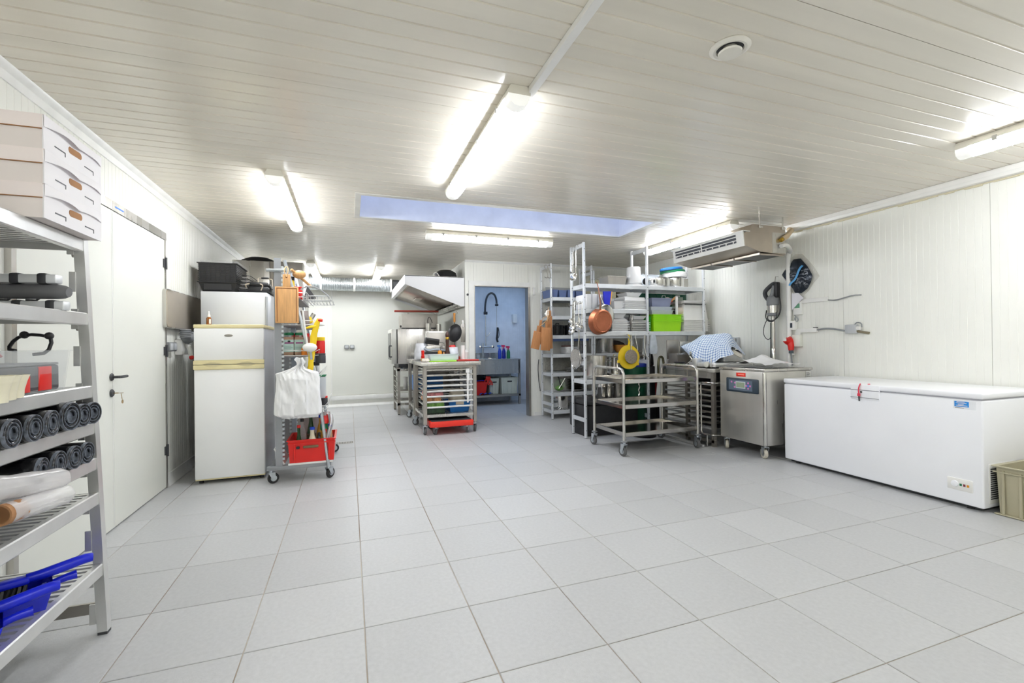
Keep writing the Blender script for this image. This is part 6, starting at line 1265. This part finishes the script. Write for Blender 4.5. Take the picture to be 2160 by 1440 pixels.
# chest freezer
fz = thing('chest_freezer', 'long white chest freezer along the right wall', 'freezer', (4.35, -.33, 0))
fx, f0, f1, fx2 = 3.98, -1.085, .417, 4.70
obj('cabinet', MB().rbox(fx, f0, .03, fx2, f1, .762, .012, 3), WHITE, fz)
obj('gasket', MB().box(fx+.01, f0+.01, .762, fx2-.01, f1-.01, .772), mat('gasket_grey', (170, 170, 176), .6), fz)
ld = obj('lid', MB().rbox(fx-.004, f0-.004, .772, fx2, f1+.004, .815, .012, 3), WHITE, fz)
for y in (f0+.1, f1-.1):
    for x in (fx+.06, fx2-.08): obj('foot', MB().cyl((x, y, 0), (x, y, .032), .022), BLK, fz)
obj('plinth', MB().box(fx+.05, f0+.03, .008, fx2-.02, f1-.03, .03), DKG, fz)
hn = obj('handle', MB().rbox(fx-.014, -.452, .69, fx+.002, -.228, .812, .006, 2), WHITE, fz)
obj('grip_line', MB().box(fx-.0165, -.45, .764, fx-.013, -.23, .770), mat('line_grey', (150, 150, 158), .5), hn); obj('grip_line', MB().box(fx-.0165, -.45, .702, fx-.013, -.23, .707), mat('line_grey', (150, 150, 158), .5), hn); obj('lock', MB().lathe([(.009, 0), (.008, .003), (.001, .0032)], 14, (fx-.014, -.315, .752), (-1, 0, 0)), DKG, hn)
kt = thing('freezer_key', 'key on a pink red cord hanging at the freezer lock', 'key', (fx-.02, -.31, .72)); obj('cord', MB().tube([(fx-.016, -.312, .822), (fx-.022, -.305, .80), (fx-.022, -.298, .77), (fx-.022, -.300, .735)], .0045, 6, smooth=1), mat('cord_red', (226, 60, 84), .5), kt); obj('fob', MB().rbox(fx-.027, -.313, .715, fx-.019, -.290, .74, .004), mat('cord_red', (226, 60, 84), .5), kt); obj('key', MB().tube([(fx-.022, -.302, .715), (fx-.022, -.305, .675)], .006, 6), DKG, kt); obj('loop_end', MB().ball((fx+.02, -.355, .818), .009, 8, 1.6, 1, .5), mat('cord_red', (226, 60, 84), .5), kt)
sk_ = obj('info_sticker', MB().box(fx-.0012, -1.05, .695, fx+.001, -.925, .752), mat('sticker_white', (238, 240, 244), .4), fz); obj('blue_field', MB().box(fx-.0022, -1.012, .710, fx-.001, -.932, .748), mat('sticker_blue', (20, 140, 226), .4), sk_)
for k, (a, b) in enumerate(((-.99, -.945), (-1.0, -.94), (-.985, -.952), (-1.005, -.94))): obj('text_line', MB().box(fx-.0030, a, .742-.0085*k, fx-.002, b, .7455-.0085*k+.001*(k == 3)), WPL, sk_)
obj('grey_line', MB().box(fx-.002, -.985, .700, fx-.001, -.935, .704), mat('line_grey', (150, 150, 158), .5), sk_)
ctl = obj('control_panel', MB().rbox(fx-.006, -1.028, .122, fx+.002, -.885, .205, .004), WPL, fz); obj('dial', MB().lathe([(.022, 0), (.02, .008), (.012, .009), (.001, .012)], 22, (fx-.006, -.93, .166), (-1, 0, 0)), WHITE, ctl)
for y, c in ((-.963, GRN), (-.983, mat('lamp_maroon', (126, 44, 60), .4)), (-1.003, mat('lamp_amber', (226, 150, 30), .4))): obj('indicator', MB().box(fx-.0085, y-.006, .156, fx-.0055, y+.006, .172), c, ctl)
m = MB()
for k in range(15): m.box(fx+.07, f0-.006, .09+.0145*k, fx+.35, f0+.001, .096+.0145*k)
gv = obj('vent_grille', MB().rbox(fx+.055, f0-.003, .06, fx+.37, f0+.002, .33, .004), WPL, fz); o = obj('vent_slots', m, BLK, gv)
# beige crate
bc = thing('beige_crate', 'beige plastic crate on the floor at the end of the freezer', 'crate', (4.33, -1.40, 0)); BE = mat('beige_crate', (178, 172, 146), .5, 0, .04, 6)
obj('shell', MB().tray(4.055, -1.70, 4.62, -1.115, 0, .33, .006, .012, .018), BE, bc)
m = MB()
for y in (-1.15, -1.235, -1.36, -1.5): m.rbox(4.045, y-.008, .012, 4.06, y+.008, .30, .003, 1)
m.rbox(4.04, -1.715, .285, 4.05, -1.10, .295, .003, 1); m.rbox(4.045, -1.71, .002, 4.07, -1.105, .012, .003, 1); obj('ribs', m, BE, bc)
# ceiling-hung cooling unit
ac = thing('cooling_unit', 'stainless ceiling-hung cooling unit near the right wall', 'cooling unit', (4.1, 1.25, 2.1))
a0, a1 = .69, 1.76
pf = [(3.775, 2.30), (3.79, 2.175), (4.00, 2.118), (4.36, 2.105), (4.36, 2.40), (3.91, 2.40), (3.86, 2.325)]
AS = mat('unit_steel', (186, 176, 164), .3, 1, .08, 6, rvar=.06)
obj('casing', MB().prism(pf, 'y', a0, a1), AS, ac)
fp = obj('front_panel', MB().prism([(3.766, 2.318), (3.785, 2.165), (3.795, 2.168), (3.776, 2.321)], 'y', a0-.004, a1+.004), mat('panel_white', (226, 226, 222), .35), ac)
for k, (z0, z1) in enumerate(((2.278, 2.298), (2.242, 2.268), (2.212, 2.232))):
    for (ya_, yb_) in ((a0+.09, 1.27), (1.29, a1-.04)):
        xx = 3.766+(2.318-(z0+z1)/2)*.124; obj('outlet_slot', MB().add([(xx-.0022+(z1-z0)*.062, ya_, z0), (xx-.0022-(z1-z0)*.062, ya_, z1), (xx-.0022-(z1-z0)*.062, yb_, z1), (xx-.0022+(z1-z0)*.062, yb_, z0), (xx+.012, ya_, z0), (xx+.012, ya_, z1), (xx+.012, yb_, z1), (xx+.012, yb_, z0)], [(0, 1, 2, 3), (4, 7, 6, 5), (0, 4, 5, 1), (1, 5, 6, 2), (2, 6, 7, 3), (3, 7, 4, 0)]), mat('slot_dark', (58, 62, 70), .5), fp)
for k in range(10): y = a0+.12+k*.098; xx = 3.7755; obj('louvre', MB().box(xx-.004, y, 2.214, xx+.006, y+.012, 2.23), WPL, fp)
obj('top_lip', MB().box(3.762, a0-.01, 2.315, 3.86, a1+.03, 2.325), mat('panel_white', (226, 226, 222), .35), ac)
for k in range(3):
    y = a0+.03+k*.345; g = MB(); g.box(4.03, y, 2.098, 4.35, y+.31, 2.104); p = obj('intake_grille', g, BLK, ac)
    m = MB(); m.box(4.02, y-.012, 2.09, 4.355, y, 2.106); m.box(4.015, y-.012, 2.092, 4.028, y+.32, 2.112)
    obj('grille_frame', m, AS, p)
obj('end_cover', MB().box(4.17, a0-.006, 2.115, 4.355, a0, 2.33), STEEL, ac)
for x in (3.99, 4.31): 
    obj('hanger', MB().tube([(x, a0-.012, 2.36), (x, a0-.012, 2.5)], .008, 8), CHROME, ac); obj('hanger_clamp', MB().rbox(x-.02, a0-.024, 2.365, x+.03, a0, 2.385, .004), CHROME, ac)
ip = thing('insulated_pipe', 'beige insulated pipe rising from the cooling unit to the ceiling trunking', 'pipe', (4.6, .75, 2.3)); obj('pipe', MB().tube([(4.285, .66, 2.26), (4.34, .66, 2.29), (4.56, .78, 2.40), (4.70, .92, 2.455)], .027, 12), mat('pipe_beige', (212, 190, 156), .6), ip); obj('brass_end', MB().cyl((4.265, .665, 2.245), (4.295, .66, 2.27), .021), mat('brass', (206, 168, 70), .3, .9), ip)
dr = thing('drain_pipe', 'white drain pipe running down the right wall from the cooling unit', 'pipe', (4.7, .93, .9)); px_ = 4.70
obj('elbow', MB().tube([(4.26, .66, 2.185), (4.33, .66, 2.205), (4.5, .76, 2.205), (px_, .90, 2.20), (px_, .935, 2.17)], .022, 12, smooth=1), WPL, dr); obj('pipe', MB().cyl((px_, .935, .02), (px_, .935, 2.18), .024, n=16), WPL, dr)
for z in (2.17, 1.0, 1.5): obj('sleeve', MB().cyl((px_, .935, z-.03), (px_, .935, z+.02), .0275, n=16), WPL, dr)
for z in (1.85, 1.02): obj('bracket', MB().box(px_-.01, .905, z, XR-.003, .965, z+.02), WPL, dr)
# stick blender
sb = thing('stick_blender', 'large stick blender hanging on the right wall with its cable', 'blender', (4.68, 1.12, 1.5)); bx_, by_ = 4.665, 1.115
obj('hook', MB().tube([(4.735, by_-.02, 1.94), (4.69, by_-.02, 1.94), (4.675, by_-.02, 1.86)], .004, 6), STEEL, sb)
obj('handle', MB().tube([(bx_, by_-.02, 1.60), (bx_, by_+.09, 1.70), (bx_, by_+.115, 1.765), (bx_, by_+.07, 1.81), (bx_, by_-.02, 1.865), (bx_, by_-.05, 1.84)], .024, 10, smooth=2), DKG, sb)
obj('inner_grip', MB().tube([(bx_-.01, by_-.03, 1.83), (bx_-.02, by_-.02, 1.75), (bx_-.02, by_+.01, 1.68)], .024, 10), MIDG, sb); obj('switch_block', MB().rbox(bx_-.03, by_-.08, 1.69, bx_+.03, by_-.03, 1.87, .012), BLK, sb)
obj('motor_cap', MB().lathe([(.055, 1.60), (.066, 1.605), (.066, 1.67), (.055, 1.705), (.03, 1.72), (.001, 1.722)], 24, (bx_, by_, 0)), MIDG, sb); obj('motor_body', MB().lathe([(.001, 1.488), (.05, 1.49), (.062, 1.50), (.062, 1.6)], 24, (bx_, by_, 0)), CHROME, sb); obj('motor_ring', MB().lathe([(.04, 1.475), (.06, 1.48), (.064, 1.50), (.062, 1.512)], 24, (bx_, by_, 0)), MIDG, sb)
obj('shaft', MB().cyl((bx_, by_-.0, .95), (bx_, by_-.0, 1.48), .021, n=14), STEEL, sb); obj('shaft_rod', MB().cyl((bx_, by_+.035, .95), (bx_, by_+.03, 1.40), .008, n=8), DKG, sb)
obj('bell', MB().lathe([(.021, 1.1), (.026, 1.09), (.024, .95)], 14, (bx_, by_, 0)), CHROME, sb)
c = MB(); c.tube([(bx_+.02, by_-.07, 1.72), (bx_+.03, by_-.085, 1.55), (bx_-.02, by_-.08, 1.45), (bx_-.03, by_, 1.41), (bx_-.02, by_+.07, 1.45), (bx_+.03, by_+.06, 1.55)], .006, 6, smooth=2); c.tube([(bx_-.02, by_-.06, 1.52), (bx_-.03, by_-.07, 1.44), (bx_-.03, by_+.01, 1.40), (bx_-.03, by_+.08, 1.45), (bx_-.02, by_+.07, 1.55)], .006, 6, smooth=2); c.tube([(bx_, by_+.07, 1.46), (bx_, by_+.13, 1.36), (bx_, by_+.14, 1.26), (bx_, by_+.08, 1.19), (bx_, by_+.03, 1.22), (bx_, by_+.035, 1.34)], .0045, 6, smooth=2); obj('cable', c, BLK, sb)
# plastic bag of black sheets
pb = thing('hanging_bag', 'clear bag of black film with a blue strip hanging by the drain pipe', 'bag', (4.72, .80, 1.72))
def poly_bag(pts, x0, x1, amp, seed):
    # fan of rings between an outline (y,z) and its centre, with folds
    cyc = len(pts); cy_ = sum(p[0] for p in pts)/cyc; cz_ = sum(p[1] for p in pts)/cyc; P = []
    for i in range(cyc):
        a, b = pts[i], pts[(i+1) % cyc]
        for k in range(6): P.append((a[0]+(b[0]-a[0])*k/6, a[1]+(b[1]-a[1])*k/6))
    n = len(P); m = MB(); vs = []; R = 8
    for side, X in ((0, x0), (1, x1)):
        for r in range(R+1):
            f = 1-r/R*.97
            for p in P:
                y = cy_+(p[0]-cy_)*f; z = cz_+(p[1]-cz_)*f; bulge = (1-f**3)*amp+.009*noise.noise(V((y*16, z*16, seed)))+.006*noise.noise(V((y*40, z*30, seed+3)))
                vs.append((X-bulge if side == 0 else X, y, z))
    fs = []
    for s in (0, 1):
        o = s*(R+1)*n
        for r in range(R):
            for i in range(n): fs.append((o+r*n+i, o+r*n+(i+1) % n, o+(r+1)*n+(i+1) % n, o+(r+1)*n+i))
        fs.append(tuple(o+R*n+i for i in range(n)))
    for i in range(n): fs.append((i, (i+1) % n, (R+1)*n+(i+1) % n, (R+1)*n+i))
    return m.add(vs, fs)
obj('outer_film', poly_bag([(.872, 2.164), (.79, 2.154), (.70, 2.05), (.644, 1.972), (.592, 1.875), (.657, 1.815), (.713, 1.735), (.787, 1.675), (.885, 1.70), (.95, 1.80), (1.045, 1.95), (.97, 2.06)], 4.728, 4.732, .012, 3), mat('bag_film', (232, 230, 222), .12, 0, .05, 14, .12, 12, alpha=.3), pb, 60)
obj('black_content', poly_bag([(.872, 2.105), (.79, 2.101), (.709, 1.998), (.656, 1.896), (.674, 1.821), (.713, 1.758), (.786, 1.713), (.86, 1.725), (.93, 1.83), (1.03, 1.95), (.963, 2.017)], 4.706, 4.711, .014, 9), mat('black_sheen', (40, 48, 58), .18, .2, .5, 12, .6, 22), pb, 60)
obj('blue_strip', MB().grid(lambda u, v: (4.682-.004*sin(u*9), .735+.165*u+.022*v, 2.02-.215*u-.012*(1-v)+.012*sin(u*8)), 20, 2), mat('strip_blue', (90, 170, 226), .4), pb, 60)
pp = thing('paper_slip', 'folded white paper slip tucked behind the drain pipe', 'paper', (4.71, .86, 1.5)); obj('paper', MB().prism([(.90, 1.72), (.82, 1.72), (.755, 1.655), (.78, 1.64), (.90, 1.53)], 'x', 4.70, 4.705), mat('paper_lilac', (232, 230, 236), .6), pp)
th = thing('thermostat', 'white wall thermostat with a green display', 'thermostat', (XR, .845, 1.5)); obj('case', MB().rbox(XR-.028, .79, 1.475, XR, .895, 1.625, .006), WPL, th); obj('display', MB().box(XR-.0295, .812, 1.552, XR-.0275, .876, 1.6), mat('lcd_teal', (104, 160, 128), .3), th)
so = thing('wall_switch_box', 'white switch box with a dark window beside the drain pipe', 'switch', (XR, .92, 1.35)); obj('case', MB().rbox(XR-.05, .86, 1.305, XR, .945, 1.41, .006), WPL, so); obj('window', MB().box(XR-.052, .888, 1.33, XR-.049, .933, 1.385), mat('window_slate', (62, 68, 80), .3), so)
one('wall_cable', MB().tube([(4.725, .91, 1.55), (4.72, .88, 1.46), (4.715, .85, 1.45), (4.715, .83, 1.42), (4.715, .85, 1.39), (4.715, .88, 1.42), (4.715, .87, 1.46), (4.725, .875, 1.40)], .005, 6, smooth=2), GREYP, 'grey looped cable above the wall switch box', 'cable')
tk = thing('cable_trunking', 'white cable trunking with a thin grey wire beside the thermostat', 'trunking', (4.72, .64, 1.6)); obj('duct', MB().rbox(XR-.022, .50, 1.60, XR, .83, 1.645, .004), WPL, tk); obj('wire', MB().tube([(4.73, .50, 1.61), (4.725, .42, 1.60), (4.725, .34, 1.615), (4.725, .24, 1.635), (4.735, .17, 1.63)], .006, 6, smooth=1), GREYP, tk)
tk = thing('cable_trunking', 'white cable trunking above the red plug', 'trunking', (4.72, .7, 1.28)); obj('duct', MB().rbox(XR-.03, .62, 1.272, XR, .85, 1.318, .004), WPL, tk); obj('duct_drop', MB().prism([(.85, 1.318), (.80, 1.318), (.81, 1.25), (.86, 1.18), (.90, 1.18), (.87, 1.26)], 'x', XR-.028, XR), WPL, tk); obj('pen', MB().rbox(XR-.03, .615, 1.32, XR-.01, .66, 1.328, .002), BLK, tk)
jb = thing('junction_box', 'pale grey junction box with cables on the right wall', 'junction box', (XR, .24, 1.28)); obj('box', MB().rbox(XR-.055, .20, 1.25, XR, .305, 1.34, .008), mat('pale_grey_plastic', (206, 208, 208), .45), jb); obj('side_nut', MB().cyl((XR-.03, .17, 1.30), (XR-.03, .20, 1.30), .02, n=12), WPL, jb); obj('cable', MB().tube([(4.725, .62, 1.30), (4.72, .52, 1.31), (4.72, .42, 1.30), (4.71, .30, 1.275)], .009, 8, smooth=1), GREYP, jb); obj('cable', MB().tube([(4.71, .22, 1.34), (4.71, .20, 1.36), (4.715, .16, 1.35), (4.72, .16, 1.31)], .006, 6, smooth=1), GREYP, jb); obj('cable', MB().tube([(4.715, .20, 1.27), (4.715, .15, 1.26), (4.735, .10, 1.25)], .012, 8, smooth=1), mat('olive_grey', (128, 118, 96), .6), jb)
pg = thing('red_plug', 'red industrial plug in a pale wall socket', 'plug', (4.68, .92, 1.15)); obj('socket', MB().rbox(XR-.05, .80, 1.115, XR, .90, 1.25, .008), mat('socket_ivory', (226, 226, 216), .5), pg); obj('face', MB().lathe([(.001, -.02), (.048, -.018), (.05, 0), (.04, .05), (.034, .06)], 20, (4.665, .925, 1.19), (.5, -.2, -.6)), RED, pg); obj('body', MB().tube([(4.68, .91, 1.17), (4.675, .895, 1.12), (4.675, .895, 1.075)], lambda u: .036-.008*u, 14), RED, pg); obj('cap', MB().cyl((4.675, .895, 1.075), (4.675, .895, 1.04), .024), mat('slate_nut', (70, 84, 92), .5), pg); obj('white_plate', MB().box(4.612, .905, 1.18, 4.618, .945, 1.21), WPL, pg); obj('cable', MB().tube([(4.675, .895, 1.04), (4.68, .895, .98), (4.69, .89, .9)], .008, 8), GREYP, pg)
s3 = thing('bench_socket', 'grey double socket on the wall behind the towel', 'socket', (XR, 1.72, 1.15)); obj('box', MB().rbox(XR-.05, 1.67, 1.11, XR, 1.78, 1.235, .008), mat('pale_grey_plastic', (206, 208, 208), .45), s3); obj('cover', MB().rbox(XR-.06, 1.685, 1.18, XR-.048, 1.765, 1.225, .004), MIDG, s3)
one('socket_cable', MB().tube([(4.69, 1.70, 1.12), (4.68, 1.68, 1.0), (4.66, 1.5, .93), (4.62, 1.3, .89)], .006, 6, smooth=1), WPL, 'white cable dropping from the bench socket', 'cable')
